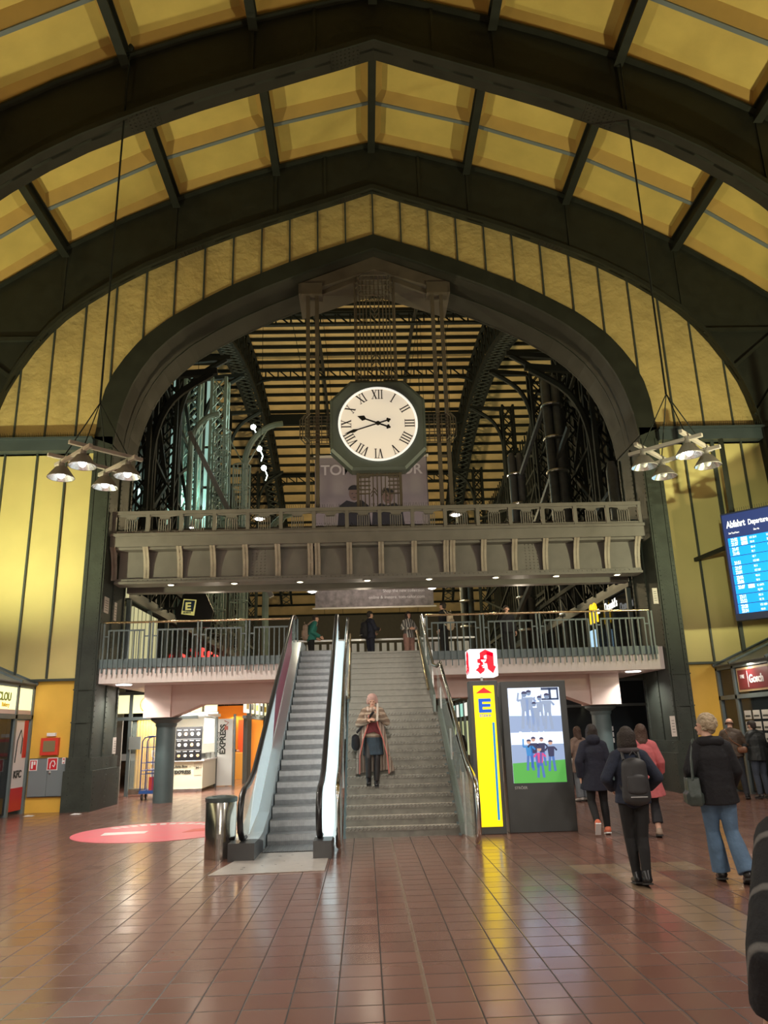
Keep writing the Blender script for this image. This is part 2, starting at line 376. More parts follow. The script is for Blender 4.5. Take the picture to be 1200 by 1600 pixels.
PX = [0, 2.93, 5.93, 9.1, 12.2]
def zo(x): return ip(ROUT, abs(x))+.10
def ceiling_bay(y0, y1, n):
    g = MB(); fr = MB(); gb = MB()
    xs = [-x for x in PX[::-1]][:-1]+PX
    for a, b in zip(xs, xs[1:]):
        za, zb = zo(a), zo(b); dx, dz = b-a, zb-za; L = math.hypot(dx, dz); ux, uz = dx/L, dz/L; nx, nz = -uz, ux
        def P(u, v, h): return (X0+a+ux*u+nx*h, v, za+uz*u+nz*h)
        ym = (y0+y1)/2
        t1_, t2_ = y0+(y1-y0)/3, y0+2*(y1-y0)/3
        for v0, v1 in ((y0, t1_-.05), (t1_+.05, t2_-.05), (t2_+.05, y1)):
            o = [P(.06, v0, 0), P(L-.06, v0, 0), P(L-.06, v1, 0), P(.06, v1, 0)]
            i_ = [P(.24, v0+.22, .26), P(L-.24, v0+.22, .26), P(L-.24, v1-.22, .26), P(.24, v1-.22, .26)]
            t1 = [P(.24, v0+.22, .30), P(L-.24, v0+.22, .30), P(L-.24, v1-.22, .30), P(.24, v1-.22, .30)]
            fr.add(o+i_, [(0, 1, 5, 4), (1, 2, 6, 5), (2, 3, 7, 6), (3, 0, 4, 7)])
            g.add(i_+t1, [(0, 1, 2, 3), (4, 7, 6, 5), (0, 4, 5, 1), (1, 5, 6, 2), (2, 6, 7, 3), (3, 7, 4, 0)])
        for ym in (t1_, t2_): gb.add([P(.06, ym-.055, -.03), P(L-.06, ym-.055, -.03), P(L-.06, ym+.055, -.03), P(.06, ym+.055, -.03),
                P(.06, ym-.055, .1), P(L-.06, ym-.055, .1), P(L-.06, ym+.055, .1), P(.06, ym+.055, .1)],
               [(0, 3, 2, 1), (4, 5, 6, 7), (0, 1, 5, 4), (1, 2, 6, 5), (2, 3, 7, 6), (3, 0, 4, 7)])
        # roof skin above the coffers
        g.add([P(-.02, y0, .34), P(L+.02, y0, .34), P(L+.02, y1, .34), P(-.02, y1, .34)], [(0, 1, 2, 3)])
    c = g.build('ceiling' , YCEIL, label='yellow coffered ceiling of the arched hall', kind='structure')
    fr.build('coffer_frame', YCEILF, c); gb.build('coffer_divider', GREYBAR, c)
BAYS = [(14.86, 19.74), (9.8, 14.68), (4.6, 9.6), (-.6, 4.5), (-6, -.7)]
for i, (a, b) in enumerate(BAYS): ceiling_bay(a, b, i)
WH = ['far bay', 'near bay', 'bay over the viewer']
ORD = ['ridge', 'first', 'second', 'third']
for i, (a, b) in enumerate(BAYS[:2]):
    for k, x in enumerate(PX[:4]):
        for s in ((1,) if k == 0 else (-1, 1)):
            z = zo(x); m = MB()
            m.box(X0+s*x-.025, X0+s*x+.025, a, b, z-.34, z+.02); m.box(X0+s*x-.11, X0+s*x+.11, a, b, z-.38, z-.34)
            m.box(X0+s*x-.10, X0+s*x+.10, a, b, z-.02, z+.03)
            lab = ('dark steel ridge beam along the apex, %s' % WH[i]) if k == 0 else 'dark steel ceiling beam, %s on the %s from the ridge, %s' % (ORD[k], 'left' if s < 0 else 'right', WH[i])
            m.build('ceiling_beam', STEEL, label=lab, cat='beam')

# end wall of yellow panels
OUT = [(0, 16.2), (.84, 15.9), (1.68, 15.6), (2.55, 15.25), (3.41, 14.87), (4.26, 14.48), (5.1, 14.0), (5.97, 13.46), (6.4, 13.1), (6.83, 12.7), (7.2, 12.2), (7.5, 11.7), (7.7, 11.2), (7.82, 10.6), (7.88, 9.7), (7.88, 0)]
INN = [(0, 15.72), (.84, 15.42), (1.6, 15.12), (2.4, 14.78), (3.24, 14.42), (4.1, 14.0), (4.9, 13.55), (5.6, 13.08), (6.05, 12.68), (6.4, 12.3), (6.7, 11.85), (6.95, 11.35), (7.14, 10.8), (7.28, 10.2), (7.36, 9.5), (7.38, 0)]
wl = MB(); wr_ = MB()
NP = 13
for k in range(-NP, NP):
    a, b = k*.845, (k+1)*.845
    for q in range(4):
        x0_, x1_ = a+(b-a)*q/4, a+(b-a)*(q+1)/4
        def zb(x): return max(ip(OUT, abs(x)) if abs(x) < 7.87 else 9.3, 9.3)
        def zt(x): return ip(RIN, abs(x))+.1 if abs(x) < 10.78 else 9.5
        v = [(X0+x0_, 20.0, zb(x0_)-.05), (X0+x1_, 20.0, zb(x1_)-.05), (X0+x1_, 20.0, zt(x1_)), (X0+x0_, 20.0, zt(x0_))]
        wl.poly(v, (0, .25, 0))
W = wl.build('wall_back', YWALL, label='rough yellow plaster end wall around the arch', kind='structure')
low = MB()
for s in (-1, 1):
    low.poly([(X0+s*7.88, 20.0, 3.17), (X0+s*13.5, 20.0, 3.17), (X0+s*13.5, 20.0, 9.35), (X0+s*7.88, 20.0, 9.35)], (0, .25, 0))
low.build('lower_panel', YWALL2, W)
hi = MB()
for s in (-1, 1):
    hi.poly([(X0+s*7.88, 20.05, 0), (X0+s*13.5, 20.05, 0), (X0+s*13.5, 20.05, 3.17), (X0+s*7.88, 20.05, 3.17)], (0, .2, 0))
hi.build('base_panel', YDOOR, W)
for k in range(-12, 13):
    x = k*.845; ax = abs(x); zb_ = (ip(OUT, ax) if ax < 7.87 else 9.45); zt_ = ip(RIN, ax)
    if k == 0: wd = .03
    B(X0+x-.022, X0+x+.022, 19.95, 20.02, zb_-.03, zt_+.05).build('mullion', MULL, W)
for x, wd, z0 in ((-8.62, .022, 3.2), (-9.42, .022, 3.2), (-10.3, .022, 3.2), (8.6, .022, 3.2), (9.42, .05, 3.2), (10.25, .022, 3.2)):
    B(X0+x-wd, X0+x+wd, 19.93, 20.02, z0, 9.3).build('mullion', MULL, W)
for s, side in ((-1, 'left'), (1, 'right')):
    m = MB(); xa, xb = sorted((X0+s*7.86, X0+s*10.84)); m.box(xa, xb, 19.72, 20.02, 9.30, 9.62); m.box(xa, xb, 19.62, 20.02, 9.60, 9.66)
    g = m.build('ledge_girder', BLUEDARK, label='dark steel ledge girder across the end wall at the arch springing, %s side' % side, cat='girder')
    sp = MB()
    for i in range(int((xb-xa)/.06)): sp.bar((xa+.03+i*.06, 19.66, 9.66), (xa+.03+i*.06+random.uniform(-.02, .02), 19.62, 9.78), .006, .006)
    sp.build('bird_spikes', STEEL, g, kind='stuff')
    m = MB(); m.box(xa, xb+.0, 19.93, 20.03, 3.13, 3.19); m.build('trim_1' if s < 0 else 'trim_2', MULL, kind='structure', label='thin dark rail above the yellow base panel')
# side walls of the hall, above and behind the shops
B(X0-14, X0-13.6, -14, 20.2, 0, 13.5).build('wall_left', YWALL2, kind='structure', label='yellow left side wall')
B(X0+13.6, X0+14, -14, 20.2, 0, 13.5).build('wall_right', YWALL2, kind='structure', label='yellow right side wall')

# portal arch with its two pillars
PA = thing('portal_arch', 'broad dark riveted steel arch on two pillars framing the clock and the stairs', 'arch', (X0, 20.9, 0))
NS = 60
ro = resample(OUT[:-1], NS); ri = resample(INN[:-1], NS)
m = MB()
for s in (-1, 1): m.strip([(X0+s*x, 19.9, z) for x, z in ro], [(X0+s*x, 19.9, z) for x, z in ri], (0, .12, 0))
m.build('arch_face', STEEL, PA)
m = MB()
for s in (-1, 1): m.strip([(X0+s*x, 20.0, z) for x, z in ri], [(X0+s*x, 21.9, z) for x, z in ri])
m.build('arch_soffit', STEEL2, PA)
m = MB()
for s in (-1, 1):
    o2 = [(X0+s*x, 21.95, z) for x, z in ro]; m.strip([(X0+s*x, 21.85, z) for x, z in ri], o2, (0, .1, 0))
    rj = resample([(x*.992, z-.03) for x, z in INN[:-1]], NS)
    m.strip([(X0+s*x, 20.9, z) for x, z in rj], [(X0+s*x, 20.93, z) for x, z in rj], (0, 0, .05))
m.build('arch_back', STEEL, PA)
# apex thickened gable of the arch
m = MB()
for s in (-1, 1):
    m.poly([(X0, 20.35, 15.28), (X0+s*2.3, 20.35, 14.45), (X0+s*2.3, 20.35, 14.8), (X0, 20.35, 15.72)], (0, 1.5, 0))
m.build('arch_gable', BRONZE, PA)
for s, side in ((-1, 'left'), (1, 'right')):
    p = MB(); a, b = sorted((X0+s*7.88, X0+s*7.38))
    p.box(a, b, 19.9, 21.9, 0, 9.75)
    pl = p.build('pillar', PILLAR if True else STEEL, PA)
    pl.data.materials[0] = PILLAR
    d = MB()
    ba, bb = sorted((X0+s*7.96, X0+s*7.24)); ca, cb = sorted((X0+s*7.92, X0+s*7.31))
    d.box(ba, bb, 19.84, 21.98, 0, .95); d.box(ca, cb, 19.87, 21.95, .95, 1.25)
    xi = X0+s*7.38
    for yy in (19.96, 20.85, 21.8): d.box(min(xi, xi-s*.03), max(xi, xi-s*.03), yy-.05, yy+.05, 1.2, 9.4)
    for xx in (7.44, 7.82): d.box(X0+s*xx-.05, X0+s*xx+.05, 19.875, 19.92, 1.2, 9.4)
    for z in (1.25, 2.1, 2.9): d.box(a-.01, b+.01, 19.865, 19.93, z-.015, z+.015)
    rv = MB()
    for i in range(70):
        z = .15+i*.13
        if z > 9.2: break
        for xx in (7.44, 7.82): rv.ell((X0+s*xx, 19.872 if z > 1.25 else 19.838, z), .016, .014, .016, 6, 4)
        for yy in (19.96, 20.85, 21.8): rv.ell((xi-s*(.032 if z > 1.25 else .142), yy, z), .014, .016, .016, 6, 4)
    d.build('cover_plate', PILLAR, pl); rv.build('rivets', PILLAR, pl, kind='stuff')

# ============================================================ BRIDGE (riveted gallery across the portal)
BX0, BX1 = X0-7.34, X0+7.28
BR = thing('footbridge', 'grey riveted steel footbridge with balustrade and curved brackets across the arch', 'bridge', (X0, 21, 5.67))
m = MB(); m.box(BX0, BX1, 20.18, 20.5, 6.66, 7.0); m.box(BX0, BX1, 20.12, 20.5, 6.94, 7.02); m.box(BX0, BX1, 20.3, 22.3, 6.6, 6.7); m.build('cornice_beam', BRIDGE, BR)
m = MB(); m.box(BX0+.15, BX1-.15, 20.62, 20.7, 5.72, 6.68); m.build('web_plate', BRIDGE, BR)
m = MB(); m.box(BX0+.12, BX1-.12, 20.36, 20.9, 5.67, 5.73); m.box(BX0+.12, BX1-.12, 20.44, 20.7, 5.73, 5.82); m.box(BX0, BX1, 21.9, 22.2, 5.7, 6.6)
for i in range(110): m.ell((BX0+.2+i*.1305, 20.435, 5.775), .014, .012, .014, 6, 4)
m.build('bottom_flange', BRIDGE, BR)
brx = [-6.68+k*.853 for k in range(0, 7)] + [-1.36] + [-.52+k*.85 for k in range(0, 4)] + [2.04+.0, 2.2] + [2.2+.87*k for k in range(1, 6)]
brx = []
for px in (182, 231.5, 283, 334, 384, 434, 484.5, 495.5, 545, 594.5, 646, 696, 706, 755, 803.5, 852, 901, 950, 998):
    brx.append((px-590)/815*14.36+.44)
for x in brx:
    prof = []
    for i in range(11):
        t = i/10; z = 6.68-.88*t; y = 20.2+.30*(1-(1-t)**2.6)
        prof.append((y, z))
    mb = MB(); A = [(x-.075, y, z) for y, z in prof]; Bq = [(x+.075, y, z) for y, z in prof]
    mb.strip(A, Bq, (0, .03, 0)); mb.strip([(x-.012, y, z) for y, z in prof], [(x-.012, 20.64, z) for y, z in prof], (.024, 0, 0))
    mb.build('bracket', BRACK, BR)
pan = MB()                                    # riveted splice patch
for i in range(4):
    for j in range(9): pan.ell((-3.02+i*.11, 20.612, 5.9+j*.085), .018, .014, .018, 6, 4)
for i in range(4):
    for j in range(9): pan.ell((4.55+i*.11, 20.612, 5.9+j*.085), .018, .014, .018, 6, 4)
pan.build('rivet_patch', BRIDGE, BR)
def parapet(y, name='balustrade'):
    q = MB(); q.box(BX0, BX1, y-.06, y+.06, 7.56, 7.66); q.box(BX0, BX1, y-.03, y+.03, 7.04, 7.10)
    n = 16; st = (BX1-BX0-.12)/n
    par = q.build(name, BRIDGE, BR)
    po = MB(); ba = MB(); arc = MB()
    for i in range(n+1):
        x = BX0+.06+i*st; po.box(x-.05, x+.05, y-.05, y+.05, 7.0, 7.6)
        if i == n: break
        # pierced top plate: arched cut at both ends of the bay
        pts = [(x+.05, 7.57), (x+st-.05, 7.57), (x+st-.05, 7.50)]
        pts += [(x+st-.05-.06, 7.52)] + [(x+st-.30, 7.50), (x+st-.34, 7.42), (x+.34, 7.42), (x+.30, 7.50), (x+.11, 7.52), (x+.05, 7.50)]
        arc.poly([(a, y-.012, b) for a, b in pts], (0, .024, 0))
        for k in range(6):
            xx = x+.30+k*(st-.60)/5; ba.box(xx-.012, xx+.012, y-.012, y+.012, 7.06, 7.45)
    po.build('post', BRIDGE, par); arc.build('pierced_plate', BRIDGE, par); ba.build('balusters', BRIDGE, par)
    sp = MB()
    for i in range(240):
        x = BX0+.03+i*.0608; sp.bar((x, y-.03, 7.66), (x+random.uniform(-.03, .03), y-.07, 7.75), .006, .006)
    sp.build('bird_spikes', STEEL, par, kind='stuff')
parapet(20.26); parapet(22.2, 'rear_balustrade')
for px in (270, 367, 468, 572, 668, 772, 867, 963):
    x = (px-590)/815*14.36+.44
    pos = ['leftmost', 'second from the left', 'third from the left', 'fourth from the left', 'fourth from the right', 'third from the right', 'second from the right', 'rightmost'][[270, 367, 468, 572, 668, 772, 867, 963].index(px)]
    t = thing('downlight', 'small glowing downlight under the footbridge, %s of the row' % pos, 'light', (x, 20.5, 5.62), 'downlights under the footbridge')
    MB().lathe((x, 20.5), [(.13, 5.67), (.13, 5.645), (.10, 5.64)], 16).build('housing', BRIDGE, t)
    MB().lathe((x, 20.5), [(.095, 5.645), (.06, 5.632), (.01, 5.628)], 16).build('lens', emis('downlight_lens', (1, .9, .6), 6), t)
    light('downlight_beam', 'SPOT', (x, 20.5, 5.61), 34, (1, .86, .62), .06, (x, 20.35, 0), 130, .5)

# ============================================================ CLOCK
cx, cz, cy = .52, 10.06, 20.25
CS = thing('clock_screen', 'bronze brown steel lattice screen hanging in the arch and carrying the clock', 'screen', (cx, 20.5, 7.7))
m = MB()
for x in (-1.49, -1.22, 2.28, 2.55):
    m.box(x-.055, x+.055, 20.42, 20.54, 7.66, 14.62)
m.build('hanger_bars', BRONZE, CS)
m = MB()
for s in (-1, 1):
    xm = X0+s*1.9
    m.box(xm-.32, xm+.32, 20.3, 20.75, 14.42, 14.8)
    for z in (12.4, 9.2, 13.0): m.box(xm-.14, xm+.14, 20.44, 20.5, z-.03, z+.03)
    m.bar((X0+s*1.6, 20.5, 14.55), (X0+s*.5, 20.5, 15.02), .1, .14)
m.build('head_brackets', BRONZE, CS)
m = MB()                       # upper ladder screen
xs = [-.55, -.45, -.35, -.25, -.13, 0, .13, .25, .35, .45, .55]
for x in xs:
    m.box(cx+x-.016, cx+x+.016, 20.44, 20.48, 11.3 if abs(x) > .01 else 11.3, 15.0)
for x in (-.6, .6): m.box(cx+x-.025, cx+x+.025, 20.42, 20.5, 11.3, 15.35)
m.build('screen_rods', BRONZE, CS)
m = MB()
for z in (11.45, 11.6, 11.75): 
    m.box(cx-.6, cx-.2, 20.43, 20.47, z-.012, z+.012); m.box(cx+.2, cx+.6, 20.43, 20.47, z-.012, z+.012)
for i in range(6):             # tapering rings at the head (basket)
    z = 14.15+i*.17; hw = [.28, .42, .52, .58, .58, .5][i]
    m.tube([(cx-hw, 20.46, z), (cx-hw*.8, 20.25, z), (cx+hw*.8, 20.25, z), (cx+hw, 20.46, z)], .018, 6)
for k in range(9):
    x = -.5+k*.125; m.tube([(cx+x*.5, 20.3, 14.12), (cx+x, 20.24, 14.4), (cx+x, 20.24, 14.95), (cx+x*.8, 20.4, 15.1)], .012, 5)
for zc, d in ((13.65, -1), (12.45, 1), (12.25, 1), (12.05, 1), (13.85, -1)):
    m.bar((cx, 20.42, zc), (cx-.14, 20.42, zc-d*.2), .03, .03); m.bar((cx, 20.42, zc), (cx+.14, 20.42, zc-d*.2), .03, .03)
m.build('arrow_ornament', BRONZE, CS)
m = MB()                       # lower cage below the dial
for k in range(10):
    x = -.52+k*.1156; m.box(cx+x-.016, cx+x+.016, 20.38, 20.42, 7.66, 8.75)
for x in (-.6, .6): m.box(cx+x-.04, cx+x+.04, 20.36, 20.46, 7.66, 8.8)
for z in (8.1, 8.22, 8.34, 8.46, 8.58, 8.70):
    m.box(cx-.56, cx-.25, 20.39, 20.43, z-.015, z+.015); m.box(cx+.25, cx+.56, 20.39, 20.43, z-.015, z+.015)
m.box(cx-.62, cx+.62, 20.35, 20.45, 8.62, 8.66); m.box(cx-.62, cx+.62, 20.35, 20.45, 8.72, 8.78)
for xx in (-.14, .14):
    for q in (0, .1): m.bar((cx+xx, 20.36, 8.25-q), (cx+xx-.09, 20.36, 8.1-q), .025, .025); m.bar((cx+xx, 20.36, 8.25-q), (cx+xx+.09, 20.36, 8.1-q), .025, .025)
m.build('lower_screen', BRONZE, CS)
for s in (-1, 1):              # octagonal cages at the sides of the dial
    m = MB(); xc = X0+s*1.82
    for i in range(9):
        z = 9.62+i*.105
        hw = .42 if 1 < i < 7 else .30
        xa = X0+s*1.36; xb = xc+s*hw
        m.bar((xa, 20.4, z), (xb, 20.4, z), .022, .022)
    for q, yy in ((.42, 20.36), (.34, 20.3), (.26, 20.26)):
        hz = .42*q/.42
        m.tube([(xc+s*(q-.14), yy, 10.06+.44), (xc+s*q, yy, 10.06+.28), (xc+s*q, yy, 10.06-.28), (xc+s*(q-.14), yy, 10.06-.44)], .018, 6)
    for q in (-.35, -.2, .02, .2): m.bar((xc+s*q, 20.36, 9.62), (xc+s*q, 20.36, 10.46), .02, .02)
    m.build('side_cage', BRONZE, CS)
CK = thing('clock', 'large octagonal station clock with white dial and black roman numerals', 'clock', (cx, cy, 8.7))
HOUS = mat('clock_housing_green', (.085, .098, .094), .45, noise=.08)
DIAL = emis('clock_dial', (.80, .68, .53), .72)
def octa(r, c=.56):
    return [(cx+r*a, cz+r*b) for a, b in ((-c, 1), (c, 1), (1, c), (1, -c), (c, -1), (-c, -1), (-1, -c), (-1, c))]
m = MB(); m.poly([(x, cy-.12, z) for x, z in octa(1.36)], (0, .42, 0)); m.build('housing', HOUS, CK, bevel=.02)
m = MB(); o1 = octa(1.36); o2 = octa(1.29)
for i in range(8):
    j = (i+1) % 8; m.add([(o1[i][0], cy-.13, o1[i][1]), (o1[j][0], cy-.13, o1[j][1]), (o2[j][0], cy-.19, o2[j][1]), (o2[i][0], cy-.19, o2[i][1])], [(0, 1, 2, 3)])
m.poly([(x, cy-.18, z) for x, z in octa(1.29)], (0, .06, 0)); m.build('front_frame', HOUS, CK)
yd = cy-.20
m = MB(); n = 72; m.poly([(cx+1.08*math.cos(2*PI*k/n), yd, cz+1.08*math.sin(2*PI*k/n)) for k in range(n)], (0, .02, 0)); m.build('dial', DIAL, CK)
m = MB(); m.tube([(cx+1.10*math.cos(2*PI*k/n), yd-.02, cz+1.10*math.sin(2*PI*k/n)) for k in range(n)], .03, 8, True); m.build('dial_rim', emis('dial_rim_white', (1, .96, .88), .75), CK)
BLK = mat('clock_black', (.008, .008, .008), .5)
def numeral(sx, ang):
    W_ = {'I': .085, 'V': .17, 'X': .17}; tot = sum(W_[c] for c in sx); x = -tot/2; out = []; h = .135
    for c in sx:
        w_ = W_[c]; a, b = x+.012, x+w_-.012; mid = x+w_/2
        if c == 'I': out += [((mid, -h), (mid, h), .03), ((mid-.035, h), (mid+.035, h), .012), ((mid-.035, -h), (mid+.035, -h), .012)]
        if c == 'V': out += [((a+.02, h), (mid, -h), .032), ((b-.02, h), (mid, -h), .014), ((a-.01, h), (a+.05, h), .012), ((b-.05, h), (b+.01, h), .012)]
        if c == 'X': out += [((a+.02, h), (b-.02, -h), .034), ((b-.02, h), (a+.02, -h), .014), ((a-.01, h), (a+.05, h), .012), ((b-.05, h), (b+.01, h), .012), ((a-.01, -h), (a+.05, -h), .012), ((b-.05, -h), (b+.01, -h), .012)]
        x += w_
    q = MB(); R = .90
    def T(p):
        X, Z = p[0], p[1]+R
        return (cx+X*math.cos(ang)+Z*math.sin(ang), yd-.012, cz-X*math.sin(ang)+Z*math.cos(ang))
    for p, r_, wdt in out: q.bar(T(p), T(r_), .012, wdt, up=(math.sin(ang+PI/2), 0, math.cos(ang+PI/2)) if abs(p[0]-r_[0]) < .2 and abs(p[1]-r_[1]) > .05 else (math.sin(ang), 0, math.cos(ang)))
    q.build('numeral', BLK, CK)
for i, s in enumerate(['XII', 'I', 'II', 'III', 'IIII', 'V', 'VI', 'VII', 'VIII', 'IX', 'X', 'XI']): numeral(s, i*PI/6)
def hand(ang, L, w0, name, tail, blade):
    q = MB(); d = (math.sin(ang), math.cos(ang)); n_ = (math.cos(ang), -math.sin(ang))
    def T(l, w_): return (cx+d[0]*l+n_[0]*w_, yd-.05, cz+d[1]*l+n_[1]*w_)
    q.poly([T(-tail, -w0), T(L*.6, -w0*.8), T(L*.6, w0*.8), T(-tail, w0)], (0, .015, 0))
    q.poly([T(L*.55, 0), T(L*.72, -blade), T(L, 0), T(L*.72, blade)], (0, .015, 0))
    for o_ in (-.03, .03): q.cyl((0, 0), .001, 0, .001, 3) if False else None
    k = -tail
    for a_, b_ in ((0, -.035), (0, .035), (-.045, 0)):
        c_ = T(k+a_, b_); q.poly([(c_[0]+.034*math.cos(t*PI/5), c_[1], c_[2]+.034*math.sin(t*PI/5)) for t in range(10)], (0, .015, 0))
    q.build(name, BLK, CK)
hand(math.radians(291), .62, .024, 'hour_hand', .30, .085)
hand(math.radians(252), 1.0, .02, 'minute_hand', .30, .05)
m = MB(); m.poly([(cx+.06*math.cos(t*PI/8), yd-.07, cz+.06*math.sin(t*PI/8)) for t in range(16)], (0, .05, 0)); m.build('hub', BLK, CK)

# ============================================================ DECK, FASCIA, RAILINGS
DK = thing('upper_deck', 'pale concrete upper gallery deck behind the stairs with downstand beams', 'deck', (X0, 22, 2.3))
m = MB(); m.box(-6.9, 7.9, 20.2, 24.6, 3.05, 3.64); m.box(-6.9, 7.9, 24.6, 48, 3.4, 3.64); m.build('slab', CONC, DK)
m = MB()
m.box(-5.97, -5.25, 21.3, 22.4, 2.2, 3.06); m.box(-5.25, -1.95, 21.45, 22.1, 2.52, 3.06)
m.poly([(-5.25, 21.45, 2.2), (-4.45, 21.45, 2.52), (-5.25, 21.45, 2.52)], (0, .65, 0))
m.box(6.2, 7.0, 21.3, 22.4, 2.22, 3.06); m.box(1.9, 6.2, 21.45, 22.1, 2.52, 3.06)
m.poly([(6.2, 21.45, 2.22), (5.4, 21.45, 2.52), (6.2, 21.45, 2.52)], (0, .65, 0))
m.build('downstand_beam', CONC2, DK)
m = MB(); m.box(-6.9, -1.75, 20.14, 20.2, 3.44, 3.66); m.box(1.55, 7.75, 20.14, 20.2, 3.44, 3.66); m.build('edge_band', BLUESTEEL, DK)
for x, yy in ((-6.35, 20.7), (7.25, 20.8)):
    MB().lathe((x, yy), [(.2, 3.05), (.2, 3.03), (.02, 3.025)], 24).build('ceiling_lamp', emis('deck_lamp', (1, .97, .9), 5), DK)
for x, lab in ((-5.5, 'round slate grey column with flared cap standing left of the escalator'), (6.6, 'round slate grey column with flared cap behind the people on the right')):
    t = thing('round_column', lab, 'column', (x, 21.95, 0))
    MB().lathe((x, 21.95), [(.26, 0), (.26, 1.95), (.25, 2.0)], 32).build('shaft', mat('column_slate', (.10, .14, .145), .45, noise=.08), t, smooth=True)
    MB().lathe((x, 21.95), [(.25, 1.93), (.29, 2.0), (.29, 2.05), (.42, 2.14), (.42, 2.2)], 32).build('cap', MATS['column_slate'], t, smooth=True)
def railing(x0, x1, lab, flip):
    t = thing('deck_railing', lab, 'railing', ((x0+x1)/2, 20.1, 3.3))
    MB().tube([(x0, 20.1, 4.60), (x1, 20.1, 4.60)], .028, 10).build('handrail', BRASS, t, smooth=True)
    n = int(round((x1-x0)/1.4)); seg = (x1-x0)/n
    for i in range(n+1):
        xp = x0+i*seg
        ps = MB()
        for d_ in (-.045, .045): ps.box(xp+d_-.017, xp+d_+.017, 20.06, 20.12, 3.30, 4.58)
        ps.build('post', BLUESTEEL, t)
    k = 0
    for i in range(n):
        a = x0+i*seg; fr = MB(); fr.box(a+.16, a+seg-.16, 20.08, 20.11, 4.37, 4.41); fr.box(a+.04, a+.16, 20.08, 20.11, 4.22, 4.25); fr.box(a+seg-.16, a+seg-.04, 20.08, 20.11, 4.22, 4.25)
        fr.build('panel_rail', BLUESTEEL, t)
        nb = 8
        for j in range(nb):
            x = a+.17+(seg-.34)*j/(nb-1)
            B(x-.014, x+.014, 20.06, 20.10, 3.27, 4.40).build('baluster', BLUESTEEL, t); k += 1
    return t
railing(-6.80, -1.78, 'slate steel railing with brass handrail on the deck left of the escalator', 0)
railing(1.62, 7.62, 'slate steel railing with brass handrail on the deck right of the stairs', 0)
# second balustrade behind, seen over the top step
t = thing('gallery_parapet', 'pale slatted parapet across the back of the upper deck, seen over the top step', 'railing', (X0, 27.6, 3.64))
m = MB()
for i in range(24): m.box(-2.6+i*.27, -2.6+i*.27+.17, 27.6, 27.63, 3.7, 4.72)
m.build('slats', WHITEP, t); B(-2.7, 4.0, 27.58, 27.68, 4.82, 4.88).build('handrail', CHROME2, t)
B(-2.7, 4.0, 27.64, 27.7, 3.6, 4.0).build('base', BLUEDARK, t)

# ============================================================ STAIRS
ST = thing('staircase', 'broad stone staircase with studded metal nosings rising to the upper deck', 'stairs', (.6, 16.8, 0))
STONE = mat('pale_polished_stone', (.76, .69, .58), .16, noise=.10, nscale=1.5)
NOSE = mat('studded_metal_nosing', (.17, .16, .135), .35, metal=.4, noise=.2, nscale=8)
n = 25; rz = 3.68/n; tr = .27
pts = [(13.6, 0)]
for k in range(n):
    y = 13.6+k*tr; pts += [(y, k*rz), (y, (k+1)*rz)]
pts += [(20.3, 3.68), (20.3, 3.2), (14.0, -.0)]
for k in range(n):
    y = 13.6+k*tr; z = (k+1)*rz
    sx0 = -.37; sx1 = 1.50 + (.08 if k < 14 else 0)
    q = MB(); q.box(sx0, sx1, y+.01, y+tr+.02, z-rz-.02, z-.004)
    step = q.build('step', STONE, ST)
    q = MB(); q.box(sx0, sx1, y-.035, y+.065, z-.045, z+.003)
    q.box(sx0, sx1, y+.004, y+.012, z-rz, z-.035)
    nos = q.build('nosing', [NOSE, NOSE], step)
    st_ = MB()
    ns = 30 if k < 14 else 0
    for i in range(ns):
        x = sx0+.03+(sx1-sx0-.06)*i/(ns-1)
        st_.bar((x-.016, y-.040, z-.034), (x+.016, y-.036, z-.004), .020, .008); st_.bar((x-.012, y-.03, z+.004), (x+.014, y+.055, z+.006), .018, .006)
    if ns: st_.build('studs', CHROME, nos)
# stringers and underside
m = MB()
for x in (-.41, 1.51):
    m.poly([(x, 13.55, 0), (x, 20.1, 3.55), (x, 20.1, 3.2), (x, 14.1, 0)], (.05, 0, 0))
m.build('stringer', BLUESTEEL, ST)
m = MB(); m.poly([(1.52, 13.35, .22), (1.52, 16.6, 2.18), (1.52, 16.6, 2.02), (1.52, 13.35, .04)], (.09, 0, 0)); m.poly([(1.44, 16.5, 2.4), (1.44, 20.1, 4.05), (1.44, 20.1, 3.85), (1.44, 16.5, 2.05)], (.05, 0, 0)); m.build('glass_shoe', mat('green_grey_shoe', (.16, .19, .17), .35, metal=.3), ST)
m = MB(); m.poly([(1.57, 12.3, .12), (1.57, 12.55, .95), (1.57, 16.9, 2.95), (1.57, 16.9, 2.2), (1.57, 13.4, .15), (1.57, 13.2, .05)], (.012, 0, 0)); m.poly([(1.47, 17.0, 2.35), (1.47, 17.0, 3.0), (1.47, 20.0, 4.5), (1.47, 20.0, 3.9)], (.012, 0, 0)); m.build('glass_panel', GLASS, ST)
m = MB(); m.poly([(-.44, 12.5, .1), (-.44, 12.7, .95), (-.44, 20.1, 4.5), (-.44, 20.1, 3.7), (-.44, 13.4, .05)], (.012, 0, 0)); m.build('glass_panel', GLASS, ST)
def rail(pts, r, m_, name, par): return MB().tube(pts, r, 10).build(name, m_, par, smooth=True)
def smoothp(pts, n=4):
    P = [Vector(p) for p in pts]; out = []
    for i in range(len(P)-1):
        a = P[max(i-1, 0)]; b = P[i]; c = P[i+1]; d = P[min(i+2, len(P)-1)]
        for k in range(n):
            t = k/n; out.append(.5*((2*b)+(c-a)*t+(2*a-5*b+4*c-d)*t*t+(3*b-a-3*c+d)*t**3))
    out.append(P[-1]); return out
